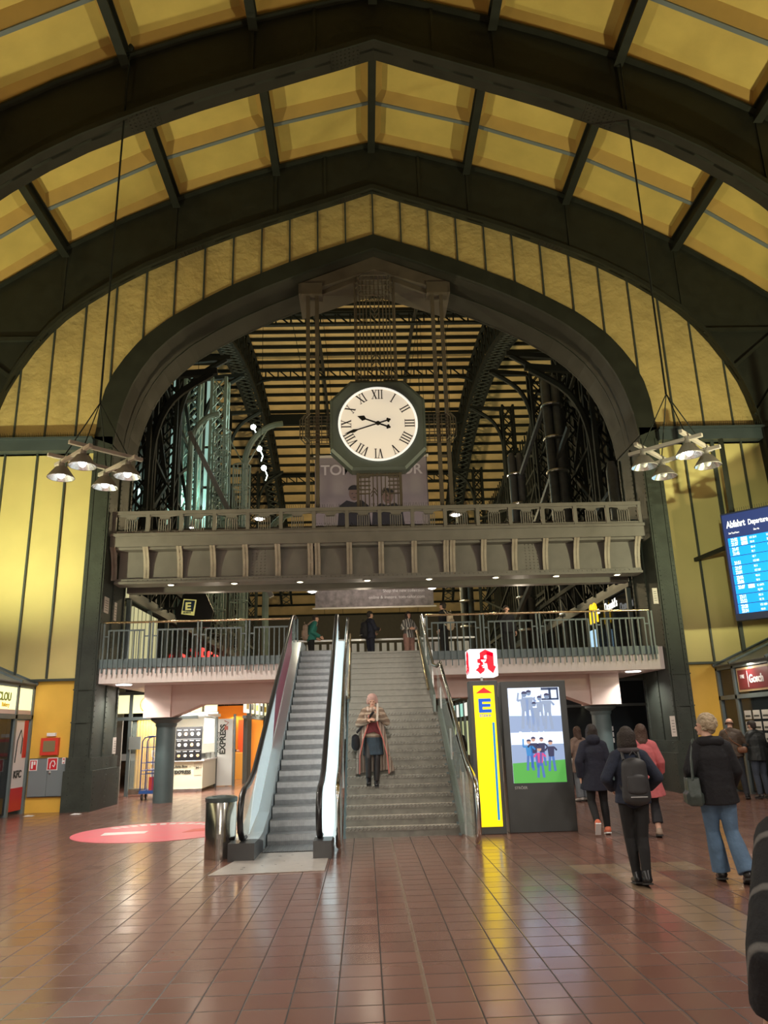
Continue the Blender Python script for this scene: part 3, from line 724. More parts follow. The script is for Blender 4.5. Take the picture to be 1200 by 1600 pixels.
rail(smoothp([(1.66, 12.45, .04), (1.66, 12.2, .18), (1.66, 12.15, .6), (1.66, 12.35, .92), (1.66, 13.2, 1.15), (1.66, 14.0, 1.55)])+[(1.66, 16.95, 3.10), (1.62, 17.35, 3.05), (1.54, 17.42, 3.1), (1.54, 20.0, 4.5), (1.54, 20.12, 4.6)], .038, CHROME, 'handrail', ST)
rail(smoothp([(-.44, 12.6, .04), (-.44, 12.15, .12), (-.44, 12.1, .6), (-.44, 12.25, .92), (-.44, 13.2, 1.2), (-.44, 13.9, 1.55)])+[(-.44, 16.9, 3.1), (-.42, 20.0, 4.5), (-.42, 20.15, 4.58)], .036, CHROME, 'handrail', ST)
rail([(-.36, 17.0, 2.4), (-.36, 20.1, 4.15)], .03, BRASS, 'inner_rail', ST)
rail([(1.40, 17.2, 2.55), (1.40, 20.1, 4.2)], .03, BRASS, 'inner_rail', ST)
m = MB()
for y, z in ((13.3, .0), (14.9, .7), (16.5, 1.55), (18.2, 2.5), (19.9, 3.5)):
    m.box(1.58, 1.61, y-.015, y+.015, z, z+1.0); m.box(-.45, -.42, y-.015, y+.015, z, z+1.0)
m.build('baluster', CHROME2, ST)

# ============================================================ ESCALATOR
ES = thing('escalator', 'escalator with grey ribbed steps, black handrails and glass sides', 'escalator', (-1.2, 16, 0))
STEP = mat('escalator_step_metal', (.27, .275, .285), .38, metal=.35, noise=.15, nscale=14)
n = 21; rr = 3.68/n; y0e = 12.95; te = (19.75-y0e)/n
m0 = MB()
for k in range(n):
    q = MB(); y = y0e+k*te; z0, z1 = k*rr, (k+1)*rr
    prof = [(y, z0-.01), (y-.014, z0+rr*.45), (y-.008, z1-.01), (y, z1), (y+te+.03, z1), (y+te+.03, z0-.01)]
    q.poly([(-1.58, a, b) for a, b in prof], (.80, 0, 0))
    for i in range(26):
        x = -1.565+i*.0308; q.poly([(x, y-.004, z0), (x, y-.02, z0+rr*.45), (x, y-.014, z1-.01), (x, y, z1+.004), (x, y+.04, z1+.004), (x, y+.02, z0)], (.012, 0, 0))
    q.build('step', STEP, ES)
m = MB(); m.box(-1.58, -.78, 12.2, 12.97, -.01, .012)
for i in range(26): x = -1.565+i*.0308; m.box(x, x+.014, 12.25, 12.95, .012, .02)
m.build('lower_step_plate', STEP, ES)
m = MB(); m.poly([(-2.02, 10.50, .004), (-.56, 10.6, .004), (-.56, 12.3, .004), (-1.75, 12.3, .004)], (0, 0, .008)); m.build('landing_plate', mat('landing_plate_metal', (.62, .58, .54), .3, metal=.4, noise=.1, nscale=8), ES)
m = MB(); m.box(-1.58, -.78, 19.7, 21.6, 3.64, 3.69); m.build('upper_plate', STEP, ES)
LITW = mat('lit_balustrade_panel', (.78, .86, .88), .25, emit=.6, ecol=(.74, .95, 1.0))
SKIRT = mat('escalator_skirt', (.55, .60, .62), .25, metal=.5)
def inc(y): return 0 if y < 12.9 else min(3.68, (y-12.9)*3.68/(19.7-12.9))
for s, xr, xi, xo in ((-1, -1.80, -1.60, -1.95), (1, -.69, -.76, -.52)):
    bal = MB()
    a, b = min(xi, xo), max(xi, xo)
    pr = [(11.75, 0), (11.75, .20), (12.55, .26), (13.3, .48), (19.6, 3.92), (20.3, 3.98), (21.2, 3.98), (21.2, 3.4), (19.7, 3.2), (13.9, 0)]
    bal.poly([(a, y, z) for y, z in pr], (b-a, 0, 0))
    bb = bal.build('balustrade_base', SKIRT if s < 0 else LITW, ES)
    q = MB(); q.box(a-.01, b+.01, 11.55, 12.0, 0, .235); q.poly([(a-.01, 12.0, 0), (a-.01, 12.5, 0), (a-.01, 12.5, .15), (a-.01, 12.0, .235)], (b-a+.02, 0, 0)); q.build('newel_base', mat('newel_dark_metal', (.07, .07, .072), .4, metal=.4), ES)
    g = MB(); gp = [(11.85, .25), (11.62, .45), (11.62, .68), (11.85, .84), (12.4, .90), (12.9, 1.06), (19.4, 4.50), (20.2, 4.56), (20.45, 4.4), (20.45, 4.0), (19.7, 3.95), (13.3, .5), (12.55, .28)]
    g.poly([(xr-.006, y, z) for y, z in gp], (.012, 0, 0))
    g.build('glass_panel', LITW if s > 0 else GLASS, ES, label='bright lit white side panel' if s > 0 else 'clear glass side panel')
    if s < 0:
        # inner cladding below the glass, and the maroon film of an advert in the upper part
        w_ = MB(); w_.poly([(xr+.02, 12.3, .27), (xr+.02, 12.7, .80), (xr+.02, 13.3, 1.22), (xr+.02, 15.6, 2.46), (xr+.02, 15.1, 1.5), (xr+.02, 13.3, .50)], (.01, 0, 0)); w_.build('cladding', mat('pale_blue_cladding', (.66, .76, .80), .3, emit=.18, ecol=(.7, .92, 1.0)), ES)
        w_ = MB(); w_.poly([(xr+.012, 15.1, 1.50), (xr+.012, 15.6, 2.46), (xr+.012, 19.0, 4.25), (xr+.012, 19.0, 3.62)], (.006, 0, 0)); w_.build('advert_film', mat('maroon_film', (.25, .03, .07), .35), ES, label='maroon advertising film on the glass')
    hp = smoothp([(12.05, .27), (11.72, .30), (11.56, .52), (11.60, .76), (11.85, .91), (12.35, .96), (12.85, 1.08), (13.4, 1.36)], 4)if False else [(y, z) for y, z in [(12.05, .26), (11.78, .27), (11.62, .38), (11.56, .55), (11.60, .73), (11.72, .86), (11.92, .93), (12.4, .98), (12.9, 1.12), (13.4, 1.38), (19.3, 4.50), (19.8, 4.62), (20.3, 4.64), (20.55, 4.5), (20.6, 4.3), (20.45, 4.1)]]
    hr = MB(); L = len(hp); base = []
    for wx, hz, nm, mt in ((.045, .03, 'handrail', BLACK),):
        rings = []
        for i, (y, z) in enumerate(hp):
            pa = hp[max(i-1, 0)]; pb = hp[min(i+1, L-1)]; dy, dz = pb[0]-pa[0], pb[1]-pa[1]; l = math.hypot(dy, dz); ny, nz = -dz/l, dy/l
            rings.append([(xr+wx*math.cos(2*PI*k/12), y+ny*hz*math.sin(2*PI*k/12), z+nz*hz*math.sin(2*PI*k/12)) for k in range(12)])
        vs = [v for r_ in rings for v in r_]; fs = [(i*12+k, i*12+(k+1) % 12, (i+1)*12+(k+1) % 12, (i+1)*12+k) for i in range(L-1) for k in range(12)]
        fs += [tuple(range(12))[::-1], tuple((L-1)*12+k for k in range(12))]
        hr.add(vs, fs)
    hr.build('handrail', BLACK, ES, smooth=True)
    tr_ = MB(); tr_.tube([(xr, y, z-.05) for y, z in hp[7:12]], .018, 6); tr_.build('rail_track', CHROME2, ES)
m = MB(); m.poly([(-1.95, 13.9, -.0), (-1.95, 19.7, 3.25), (-1.95, 20.2, 3.25), (-1.95, 20.2, 3.0), (-1.95, 15.2, .0)], (1.43, 0, 0)); m.build('underside', BLUESTEEL, ES)

# ============================================================ TRASH BIN
t = thing('trash_bin', 'round polished steel rubbish bin beside the foot of the escalator', 'bin', (-2.14, 11.98, 0))
MB().lathe((-2.14, 11.98), [(.225, 0), (.225, .78), (.22, .79)], 40).build('drum', CHROME, t, smooth=True)
MB().lathe((-2.14, 11.98), [(.23, .76), (.235, .78), (.235, .82), (.19, .84), (.15, .835), (.14, .80)], 40, cap=False).build('rim', mat('bin_rim', (.10, .13, .13), .35, metal=.5), t, smooth=True)
MB().lathe((-2.14, 11.98), [(.18, .795), (.01, .80)], 24, cap=False).build('opening', mat('bin_inside', (.02, .01, .01), .6), t)
q = MB(); q.box(-2.135, -2.105, 11.735, 11.76, .0, .3); q.box(-2.145, -2.095, 11.73, 11.76, .28, .34); q.build('door_latch', CHROME2, t)

# ============================================================ ADVERT TOTEM, PHARMACY CUBE, SCREEN
t = thing('yellow_totem', 'tall yellow illuminated supermarket sign in a grey frame beside the stairs', 'sign', (2.06, 13.6, 0))
B(1.80, 2.30, 13.5, 13.72, 0, 2.48).build('frame', GREYD, t, bevel=.01)
B(1.875, 2.235, 13.48, 13.52, .12, 2.40).build('light_panel', emis('sign_yellow', (1.0, .72, .0), 1.25), t)
RED = emis('sign_red', (.85, .02, .02), .85); BLU = emis('sign_blue', (.0, .10, .62), .8)
yf = 13.476
m = MB(); m.poly([(1.91, yf, 2.27), (2.055, yf, 2.37), (2.20, yf, 2.27)], (0, .01, 0)); m.build('roof_emblem', RED, t)
m = MB(); m.poly([(1.95, yf, 2.18), (2.165, yf, 2.18), (2.165, yf, 2.125), (2.015, yf, 2.125), (2.015, yf, 2.09), (2.155, yf, 2.09), (2.155, yf, 2.04), (2.015, yf, 2.04), (2.015, yf, 2.00), (2.17, yf, 2.00), (2.17, yf, 1.945), (1.95, yf, 1.945)], (0, .01, 0)); m.build('letter_emblem', BLU, t)
m = MB()
for a, b, c, d in ((1.905, 2.205, 2.235, 2.238), (1.905, 2.205, 1.855, 1.858), (1.905, 1.908, 1.855, 2.238), (2.202, 2.205, 1.855, 2.238)): m.box(a, b, yf, yf+.01, c, d)
m.build('outline', mat('ochre_line', (.4, .33, 0), .5), t)
text('EDEKA', .062, BLU, t, (2.055, yf+.004, 1.875), align='CENTER', ext=.003, bold=.001, xs=1.05)
m = MB(); m.poly([(2.158, yf, .22), (2.194, yf, .22), (2.204, yf, 1.78), (2.168, yf, 1.78)], (0, .01, 0)); m.build('blue_stripe', emis('stripe_blue', (.0, .25, .62), .8), t)

t = thing('pharmacy_cube', 'white illuminated cube with a red gothic A on top of the yellow sign', 'sign', (2.06, 13.62, 2.48))
B(2.03, 2.07, 13.6, 13.64, 2.48, 2.56).build('stem', CHROME2, t)
B(1.82, 2.31, 13.38, 13.86, 2.55, 3.02).build('cube', emis('cube_white', (1.0, 1.0, 1.0), 1.15), t, bevel=.012)
def agoth(T):
    q = MB()
    P = lambda pts: q.poly([T(a, b) for a, b in pts], T(0, 0, 1))
    # coordinates 0..1 square
    P([(.38, .86), (.58, .97), (.86, .84), (.86, .70), (.62, .78), (.52, .74), (.52, .60), (.38, .56)])
    P([(.62, .88), (.86, .84), (.86, .38), (.62, .46)])
    P([(.62, .46), (.86, .38), (.93, .34), (.82, .10), (.64, .26)])
    P([(.28, .62), (.52, .68), (.52, .36), (.36, .28), (.30, .38), (.38, .46), (.28, .50)])
    P([(.20, .22), (.34, .36), (.54, .28), (.50, .18), (.36, .08), (.28, .18)])
    P([(.38, .68), (.64, .62), (.64, .46), (.38, .48)])
    return q
def Tf(a, b, d=None):
    if d: return (0, .008, 0)
    return (1.82+.49*a, 13.366, 2.55+.47*b)
agoth(Tf).build('gothic_letter', emis('pharmacy_red', (.86, .0, .02), .95), t)
def Tl(a, b, d=None):
    if d: return (.008, 0, 0)
    return (1.808, 13.86-.48*a, 2.55+.47*b)
agoth(Tl).build('gothic_letter', MATS['pharmacy_red'], t)
m = MB()
m.poly([(1.82+.49*a, 13.36, 2.55+.47*b) for a, b in ((.40, .60), (.60, .60), (.56, .52), (.44, .52))], (0, .006, 0))
m.poly([(1.82+.49*a, 13.36, 2.55+.47*b) for a, b in ((.48, .52), (.52, .52), (.52, .40), (.48, .40))], (0, .006, 0))
m.poly([(1.82+.49*a, 13.36, 2.55+.47*b) for a, b in ((.43, .40), (.57, .40), (.57, .36), (.43, .36))], (0, .006, 0))
m.build('chalice_emblem', emis('chalice_white', (1, 1, 1), 1.2), t)

t = thing('advert_screen', 'dark grey digital advertising stand with a lit portrait screen', 'screen', (2.92, 13.7, 0))
B(2.36, 3.50, 13.56, 13.84, 0, 2.46).build('casing', GREYD, t, bevel=.012)
yf = 13.545
B(2.48, 3.38, yf, 13.58, .78, 2.345).build('screen_glass', emis('screen_base', (.70, .80, 1.0), 1.05), t)
def flat(pts, m_, name, par, d=.003, dy=0): 
    return MB().poly([(a, yf-.004-dy, b) for a, b in pts], (0, .003, 0)).build(name, m_, par)
sb = thing  # alias
SK1 = emis('screen_slate', (.30, .40, .62), .8); SK2 = emis('screen_pale', (.62, .74, .95), .95); SKG = emis('screen_green', (.10, .42, .08), .8); SKD = emis('screen_dark', (.06, .09, .18), .5)
flat([(2.48, 1.60), (3.38, 1.60), (3.38, 1.86), (2.48, 1.88)], SK1, 'picture_field', t)
flat([(2.48, .78), (3.38, .78), (3.38, 1.14), (2.48, 1.10)], SKG, 'grass_field', t)
flat([(2.48, 1.10), (3.38, 1.14), (3.38, 1.40), (2.48, 1.40)], SK1, 'picture_field', t)
m = MB()
for a, b, c, d in ((3.06, 3.36, 2.30, 2.34), (3.06, 3.36, 2.13, 2.16), (3.19, 3.23, 2.13, 2.34), (3.33, 3.36, 2.13, 2.34)): m.box(a, b, yf-.008, yf-.004, c, d)
m.build('window_lines', SKD, t)
def mini(x, z, h, cols, arms, par):
    hd, bd, lg = cols; u = h/7.5
    q = MB(); q.poly([(x+u*.55*math.cos(k*PI/5), yf-.010, z+h-u*.55+u*.6*math.sin(k*PI/5)) for k in range(10)], (0, .003, 0)); o = q.build('printed_head', hd, par)
    q = MB(); q.poly([(x+u*.6*math.cos(k*PI/8), yf-.012, z+h-u*.42+u*.5*math.sin(k*PI/8)) for k in range(9)], (0, .002, 0)); q.build('printed_hair', C3, par)
    q = MB(); q.poly([(x-u*.9, yf-.009, z+h-u*1.5), (x+u*.9, yf-.009, z+h-u*1.5), (x+u*.7, yf-.009, z+h-u*4), (x-u*.7, yf-.009, z+h-u*4)], (0, .003, 0))
    for s in (-1, 1):
        ax, az = arms[0] if s < 0 else arms[1]
        q.bar((x+s*u*.85, yf-.008, z+h-u*1.7), (x+s*u*1.5, yf-.008, z+h-u*(1.7-az*.6+.9)), u*.42, .003, up=(0, 1, 0)); q.bar((x+s*u*1.5, yf-.008, z+h-u*(1.7-az*.6+.9)), (x+s*u*ax, yf-.008, z+h-u*(2.6-az*2)), u*.36, .003, up=(0, 1, 0))
    q.build('printed_torso', bd, par)
    q = MB()
    for s in (-1, 1): q.bar((x+s*u*.4, yf-.0075, z+h-u*3.9), (x+s*u*.75, yf-.0075, z), u*.62, .003, up=(0, 1, 0))
    q.build('printed_legs', lg, par)
C3 = emis('print_dark_cloth', (.05, .05, .12), .7); BW1 = emis('print_grey_blue', (.30, .38, .54), .8); BW2 = emis('print_mid_blue', (.20, .28, .44), .8)
FL = emis('print_flesh', (.60, .36, .28), .8); C1 = emis('print_blue_cloth', (.05, .25, .60), .8); C2 = emis('print_magenta', (.65, .08, .25), .8); C3 = emis('print_dark_cloth', (.06, .06, .14), .7); C4 = emis('print_jeans', (.08, .18, .48), .8)
for x, z, h in ((2.76, 1.66, .62), (2.84, 1.72, .58), (3.15, 1.64, .60), (3.02, 1.70, .50), (2.92, 1.62, .48)):
    mini(x, z, h, (BW2, BW1, BW1), ((1.2, 1.2), (1.3, .2)), t)
for x, z, h, c in ((2.78, .98, .50, C1), (2.86, 1.02, .50, C3), (3.00, 1.05, .46, C3), (3.15, .96, .50, C3), (2.95, .86, .50, C2)):
    mini(x, z, h, (FL, c, C4), ((1.4, 1.4 if c is C1 else .2), (1.2, .2)), t)
text('Damals wie heute', .085, emis('screen_text', (1, 1, 1), 1.1), t, (2.93, yf-.012, 1.555), align='CENTER', ext=.002)
text('STRÖER', .06, mat('steel_lettering', (.45, .45, .45), .4, metal=.5), t, (2.49, 13.556, .685), ext=.004, bold=.001)

# ============================================================ FLOOR STICKER
t = thing('floor_sticker', 'round pink advertising sticker on the floor left of the bin', 'sticker', (-3.95, 15.4, 0))
n = 64; MB().poly([(-3.95+1.5*math.cos(2*PI*k/n), 15.4+1.5*math.sin(2*PI*k/n), .002) for k in range(n)], (0, 0, .003)).build('disc', mat('pink_film', (.80, .17, .22), .35, noise=.06), t)
m = MB()
for k in range(13):
    a = math.radians(35+k*9); r_ = 1.22
    m.poly([(-3.95+r_*math.cos(a)+dx*math.sin(a)*.10+dy*math.cos(a)*.12, 15.4+r_*math.sin(a)-dx*math.cos(a)*.10+dy*math.sin(a)*.12, .006) for dx, dy in ((-.6, -1), (.5, -1), (.7, .2), (.2, 1), (-.7, .8))], (0, 0, .002))
m.build('white_arc_marks', mat('white_film', (.8, .78, .78), .4), t)
MB().poly([(-4.85, 15.0, .006), (-4.1, 15.15, .006), (-4.12, 15.5, .006), (-4.9, 15.4, .006)], (0, 0, .002)).build('white_label', MATS['white_film'], t)
MB().poly([(-3.4, 15.1, .006), (-2.9, 15.3, .006), (-2.6, 15.8, .006), (-3.3, 15.6, .006)], (0, 0, .002)).build('red_mark', mat('red_film', (.7, .06, .05), .4), t)
# scraps of paper
for x, y, lab in ((-6.85, 19.3, 'white paper scrap on the floor by the left pillar'), (-7.9, 19.2, 'white paper scrap on the floor by the yellow panel')):
    q = MB(); q.poly([(x-.12, y-.03, .004), (x+.1, y-.05, .004), (x+.13, y+.05, .012), (x-.05, y+.06, .02)], (0, 0, .004)); q.build('paper_scrap', WHITEP, label=lab, cat='litter')
#PART2
# ============================================================ TRAIN HALL BEHIND THE ARCH
def vz(y): return 32.5-(y-60)**2/95
YS = [24+i*1.45 for i in range(56)]
for nm, xa, xb, lab in (('ceiling', X0-9.8, X0+9.8, 'boarded yellow vault of the train hall, middle bay'), ('ceiling', X0-29, X0-9.8, 'boarded vault of the train hall, left bay'), ('ceiling', X0+9.8, X0+29, 'boarded vault of the train hall, right bay')):
    q = MB(); q.strip([(xa, y, vz(y)+.35) for y in YS], [(xb, y, vz(y)+.35) for y in YS], (0, 0, .1))
    V = q.build(nm, WOODLT, label=lab, kind='structure')
    for i, y in enumerate(YS):
        B(xa, xb, y-.09, y+.09, vz(y)+.08, vz(y)+.33).build('purlin', LATT, V)
    if xa > X0-10 and xb < X0+10:
        q = MB()
        for x in (-5.6, -3.2, 4.2, 6.6):
            q.strip([(X0+x-.02, y, vz(y)+.30) for y in YS], [(X0+x+.02, y, vz(y)+.30) for y in YS], (0, 0, .06))
        q.build('board_joints', LATT, V)
YE = YS[-1]
B(X0-29, X0+29, 88, 88.3, 0, 14.6).build('wall_far_low', mat('far_low_wall', (.045, .04, .03), .7, noise=.15), kind='structure', label='dark low far wall of the train hall')  # dark sheet added to darken the view of the boarding under the bridge
B(X0-29, X0+29, YE+.1, YE+.5, 0, vz(YE)+.5).build('wall_far', mat('far_wall_boarding', (.10, .085, .06), .7, noise=.1), kind='structure', label='dark far wall of the train hall')
for s, side in ((-1, 'left'), (1, 'right')):
    B(X0+s*29-.2, X0+s*29+.2, 24, YE, 0, 33).build('wall_far_'+side, mat('hall_side_dark', (.03, .033, .03), .7), kind='structure', label='dark outer side of the train hall')
def truss_x(y, dz, lab, half=9.6, h=1.0, solid=False):
    t = thing('lattice_truss', lab, 'truss', (X0, y, vz(y)-dz))
    z1 = vz(y)-.1-dz+h; z0 = z1-h
    MB().box(X0-half, X0+half, y-.14, y+.14, z1-.16, z1).build('top_chord', LATT, t)
    q = MB(); q.box(X0-half+1.6, X0+half-1.6, y-.14, y+.14, z0, z0+.16)
    for s in (-1, 1): q.tube([(X0+s*(half-1.6), y, z0+.08), (X0+s*(half-.8), y, z0-.05), (X0+s*(half-.1), y, z0-.5)], .12, 6)
    q.build('bottom_chord', LATT, t)
    q = MB(); n = 18; st = 2*half/n
    for i in range(n):
        x = X0-half+i*st; q.box(x-.05, x+.05, y-.05, y+.05, z0, z1); q.bar((x, y, z1), (x+st, y, z0), .08, .1)
    q.build('web_members', LATT, t)
    return t
truss_x(49, 1.3, 'lattice truss crossing the train hall vault, topmost one above the clock')
truss_x(60, 1.5, 'lattice truss crossing the train hall vault, just above the clock face')
truss_x(78.5, 1.2, 'lattice truss crossing the train hall vault, lowest one behind the banner head', h=.9)
B(X0-9.6, X0+9.6, 68.8, 69.2, vz(69)-1.2, vz(69)-.1).build('plate_girder', LATT, label='deep dark plate girder across the train hall vault at dial height', cat='girder')
for s, side in ((-1, 'left'), (1, 'right')):
    t = thing('catwalk_rail', 'slender inclined steel runner under the vault, %s of the clock' % side, 'rail', (X0+s*2.9, 48, 30))
    q = MB(); YY = [34+i*1.5 for i in range(27)]
    q.strip([(X0+s*3.55-.12, y, vz(y)-1.0) for y in YY], [(X0+s*3.55+.12, y, vz(y)-1.0) for y in YY], (0, 0, .18)); q.build('runner', STEEL2, t)
# box lattice arch ribs of the hall
def lattice_arch(s, side):
    t = thing('lattice_arch', 'great lattice roof arch of the train hall on the %s, rising towards the dial' % side, 'arch', (X0+s*9.8, 60, 4))
    YY = [27+i*1.5 for i in range(45)]
    x1, x2 = X0+s*9.3, X0+s*10.5
    def zt(y): return vz(y)-.3
    def zb(y): return vz(y)-3.0-.0012*(y-60)**2
    for nm, x, f in (('upper_chord', x1, zt), ('lower_chord', x1, zb), ('upper_chord', x2, zt), ('lower_chord', x2, zb)):
        q = MB(); q.strip([(x-.13, y, f(y)) for y in YY], [(x+.13, y, f(y)) for y in YY], (0, 0, .26)); q.build(nm, LATT, t)
    q = MB(); g = MB()
    for i in range(len(YY)-1):
        a, b = YY[i], YY[i+1]
        for x in (x1, x2): q.bar((x, a, zt(a)), (x, b, zb(b)), .12, .12); q.bar((x, a, zb(a)), (x, b, zt(b)), .12, .12); q.bar((x, a, zb(a)), (x, a, zt(a)), .12, .12)
        for k in range(2):
            u0 = a+(b-a)*k/2; u1 = a+(b-a)*(k+1)/2
            g.bar((x1, u0, zb(u0)+.05), (x2, u1, zb(u1)+.05), .09, .09, up=(0, 1, 0)); g.bar((x2, u0, zb(u0)+.05), (x1, u1, zb(u1)+.05), .09, .09, up=(0, 1, 0))
    q.build('side_lacing', LATT, t); g.build('soffit_lacing', mat('lattice_soffit_steel', (.06, .072, .064), .5), t)
lattice_arch(-1, 'left'); lattice_arch(1, 'right')
def lattice_column(x, y, z1, lab, m_=LATT, wd=.9, bracket=0):
    t = thing('lattice_column', lab, 'column', (x, y, 3.64))
    for a in (-wd/2, wd/2):
        for b in (-wd/2, wd/2): B(x+a-.08, x+a+.08, y+b-.08, y+b+.08, 3.64, z1).build('corner_post', m_, t)
    q = MB(); n = int((z1-3.6)/wd/1.3)+1; h = (z1-3.64)/n
    for i in range(n):
        z = 3.64+i*h
        for b in (-wd/2, wd/2):
            q.bar((x-wd/2, y+b, z), (x+wd/2, y+b, z+h), .07, .07); q.bar((x+wd/2, y+b, z), (x-wd/2, y+b, z+h), .07, .07)
        for a in (-wd/2, wd/2):
            q.bar((x+a, y-wd/2, z), (x+a, y+wd/2, z+h), .07, .07)
    q.build('lacing', m_, t)
    if bracket:
        q = MB(); s = bracket; q.tube(smoothp([(x+s*wd/2, y, z1-6), (x+s*wd*.55, y, z1-3), (x+s*1.1, y, z1-1.2), (x+s*2.6, y, z1-.1)]), .14, 6); q.build('curved_bracket', m_, t)
        q = MB(); q.bar((x+s*.5, y, z1-.2), (x+s*2.8, y, z1), .2, .25); q.build('head_beam', m_, t)
    return t
NB = ['nearest', 'second', 'third', 'fourth', 'farthest']
for s, side in ((-1, 'left'), (1, 'right')):
    for i, (y, ax, z1) in enumerate(((27.5, 8.9, 15.5), (34, 9.6, 19.5), (42, 10.2, 22.5), (53, 10.6, 25), (70, 10.8, 26))):
        lattice_column(X0+s*ax, y, z1, 'dark lattice column in the train hall, %s of the row on the %s' % (NB[i], side), wd=.8, bracket=-s)
    # cross bracing and slatted glazing behind the columns
    t = thing('side_glazing', 'dark mullioned glazing screen behind the columns on the %s of the train hall' % side, 'glazing', (X0+s*12.5, 48, 3.6))
    for i in range(60):
        y = 25+i*.9; B(X0+s*12.6-.05, X0+s*12.6+.05, y-.05, y+.05, 3.6, 24).build('mullion', LATT, t)
    q = MB()
    for z in (7, 11, 15, 19, 23): q.box(X0+s*12.6-.12, X0+s*12.6+.12, 25, 79, z-.12, z+.12)
    q.build('rails', LATT, t)
    B(X0+s*13.3-.05, X0+s*13.3+.05, 25, 79, 3.6, 24).build('panes', mat('dark_glazing', (.035, .04, .038), .3), t)
    q = MB()
    Yc = (27.5, 34, 42, 53, 70); Ac = (8.9, 9.6, 10.2, 10.6, 10.8)
    for k in range(4):
        for z in (5, 9, 13, 17):
            q.bar((X0+s*Ac[k], Yc[k], z), (X0+s*Ac[k+1], Yc[k+1], z+4), .16, .16); q.bar((X0+s*Ac[k], Yc[k], z+4), (X0+s*Ac[k+1], Yc[k+1], z), .16, .16)
            q.bar((X0+s*Ac[k], Yc[k], z), (X0+s*Ac[k+1], Yc[k+1], z), .14, .14)
    q.build('cross_bracing', LATT, t)
# sheet metal ducts climbing on the right
for i, (x, y, z1) in enumerate(((9.05, 25.2, 10.6), (8.3, 30.2, 16.4), (7.6, 35, 14.6), (6.2, 45, 14.5))):
    t = thing('vertical_duct', 'banded sheet metal duct standing on the right of the train hall, %s from the right' % ['first', 'second', 'third', 'fourth'][i], 'duct', (x, y, 3.64))
    for q_, d in enumerate((-.2, .2)):
        MB().lathe((x+d, y), [(.2, 3.64), (.2, z1-.3), (.12, z1)], 14).build('pipe', PIPE, t, smooth=True)
    q = MB()
    for k in range(int((z1-4)/1.5)): z = 4.4+k*1.5; q.lathe((x, y), [(.46, z), (.48, z+.05), (.46, z+.1)], 18)
    q.build('clamp_bands', CHROME2, t)
for i, (a, b) in enumerate((((8.6, 29, 13.5), (7.2, 35, 8.4)), ((7.9, 30, 9.5), (6.7, 33.5, 6.2)), ((9.4, 25, 8.8), (8.0, 26.5, 7.5)), ((8.4, 30.2, 16.0), (7.6, 34, 13.2)), ((9.3, 25.5, 10.2), (8.7, 27, 9.2)))):
    MB().bar(a, b, .16, .16).build('diagonal_strut', mat('strut_grey', (.09, .095, .09), .5), label='grey diagonal strut in the steelwork right of the clock, %s' % ['long upper one', 'short low one by the ducts', 'low one beside the right pillar', 'topmost one', 'one nearest the arch'][i], cat='strut')
# pale green ladders, curved masts and lamps on the left
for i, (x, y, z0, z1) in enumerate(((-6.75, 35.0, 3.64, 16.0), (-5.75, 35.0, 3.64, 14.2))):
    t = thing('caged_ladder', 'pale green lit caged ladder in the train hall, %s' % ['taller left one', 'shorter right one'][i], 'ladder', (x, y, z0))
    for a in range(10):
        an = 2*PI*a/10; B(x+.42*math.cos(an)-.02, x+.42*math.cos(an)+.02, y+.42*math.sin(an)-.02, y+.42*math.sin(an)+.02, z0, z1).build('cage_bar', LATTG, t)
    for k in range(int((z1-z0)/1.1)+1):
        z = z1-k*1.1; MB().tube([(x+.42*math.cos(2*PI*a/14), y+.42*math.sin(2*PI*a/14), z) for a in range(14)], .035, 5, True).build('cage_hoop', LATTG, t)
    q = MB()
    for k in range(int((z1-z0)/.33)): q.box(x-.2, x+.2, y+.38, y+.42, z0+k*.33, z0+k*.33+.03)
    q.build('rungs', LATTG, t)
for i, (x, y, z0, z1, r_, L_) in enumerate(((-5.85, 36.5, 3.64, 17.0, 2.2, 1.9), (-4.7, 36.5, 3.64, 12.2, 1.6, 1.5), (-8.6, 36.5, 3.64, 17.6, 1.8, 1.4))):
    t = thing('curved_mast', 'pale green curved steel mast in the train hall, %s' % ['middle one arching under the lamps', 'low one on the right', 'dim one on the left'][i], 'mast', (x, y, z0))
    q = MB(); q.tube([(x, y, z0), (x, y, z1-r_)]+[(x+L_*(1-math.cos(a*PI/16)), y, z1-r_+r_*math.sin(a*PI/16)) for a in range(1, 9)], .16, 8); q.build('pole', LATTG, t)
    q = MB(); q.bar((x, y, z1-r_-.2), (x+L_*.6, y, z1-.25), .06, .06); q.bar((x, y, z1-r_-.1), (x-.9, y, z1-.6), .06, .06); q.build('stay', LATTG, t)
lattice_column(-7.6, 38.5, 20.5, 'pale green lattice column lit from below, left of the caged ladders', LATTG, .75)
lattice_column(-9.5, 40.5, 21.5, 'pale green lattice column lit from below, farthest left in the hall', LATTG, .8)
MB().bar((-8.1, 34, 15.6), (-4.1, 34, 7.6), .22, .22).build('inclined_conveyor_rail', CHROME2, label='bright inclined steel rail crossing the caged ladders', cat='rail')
for i, (x, z) in enumerate(((-5.98, 18.3), (-5.62, 17.0), (-5.35, 15.85))):
    t = thing('lamp_bulb', 'bare glaring white lamp under the left lattice arch, %s of three' % ['topmost', 'middle', 'lowest'][i], 'lamp', (x, 40, z))
    MB().ell((x, 40, z), .15, .15, .15, 12, 8).build('bulb', emis('bulb_cold', (.85, 1.0, .97), 14), t, smooth=True)
    MB().tube([(x+.05, 40, z-.12), (x+.2, 40, z-.45), (x+.1, 40, z-.75)], .04, 6).build('arm', WHITEP, t)
    light('bulb_light', 'POINT', (x+.3, 39.6, z), 120, (.75, 1.0, .92), .15)
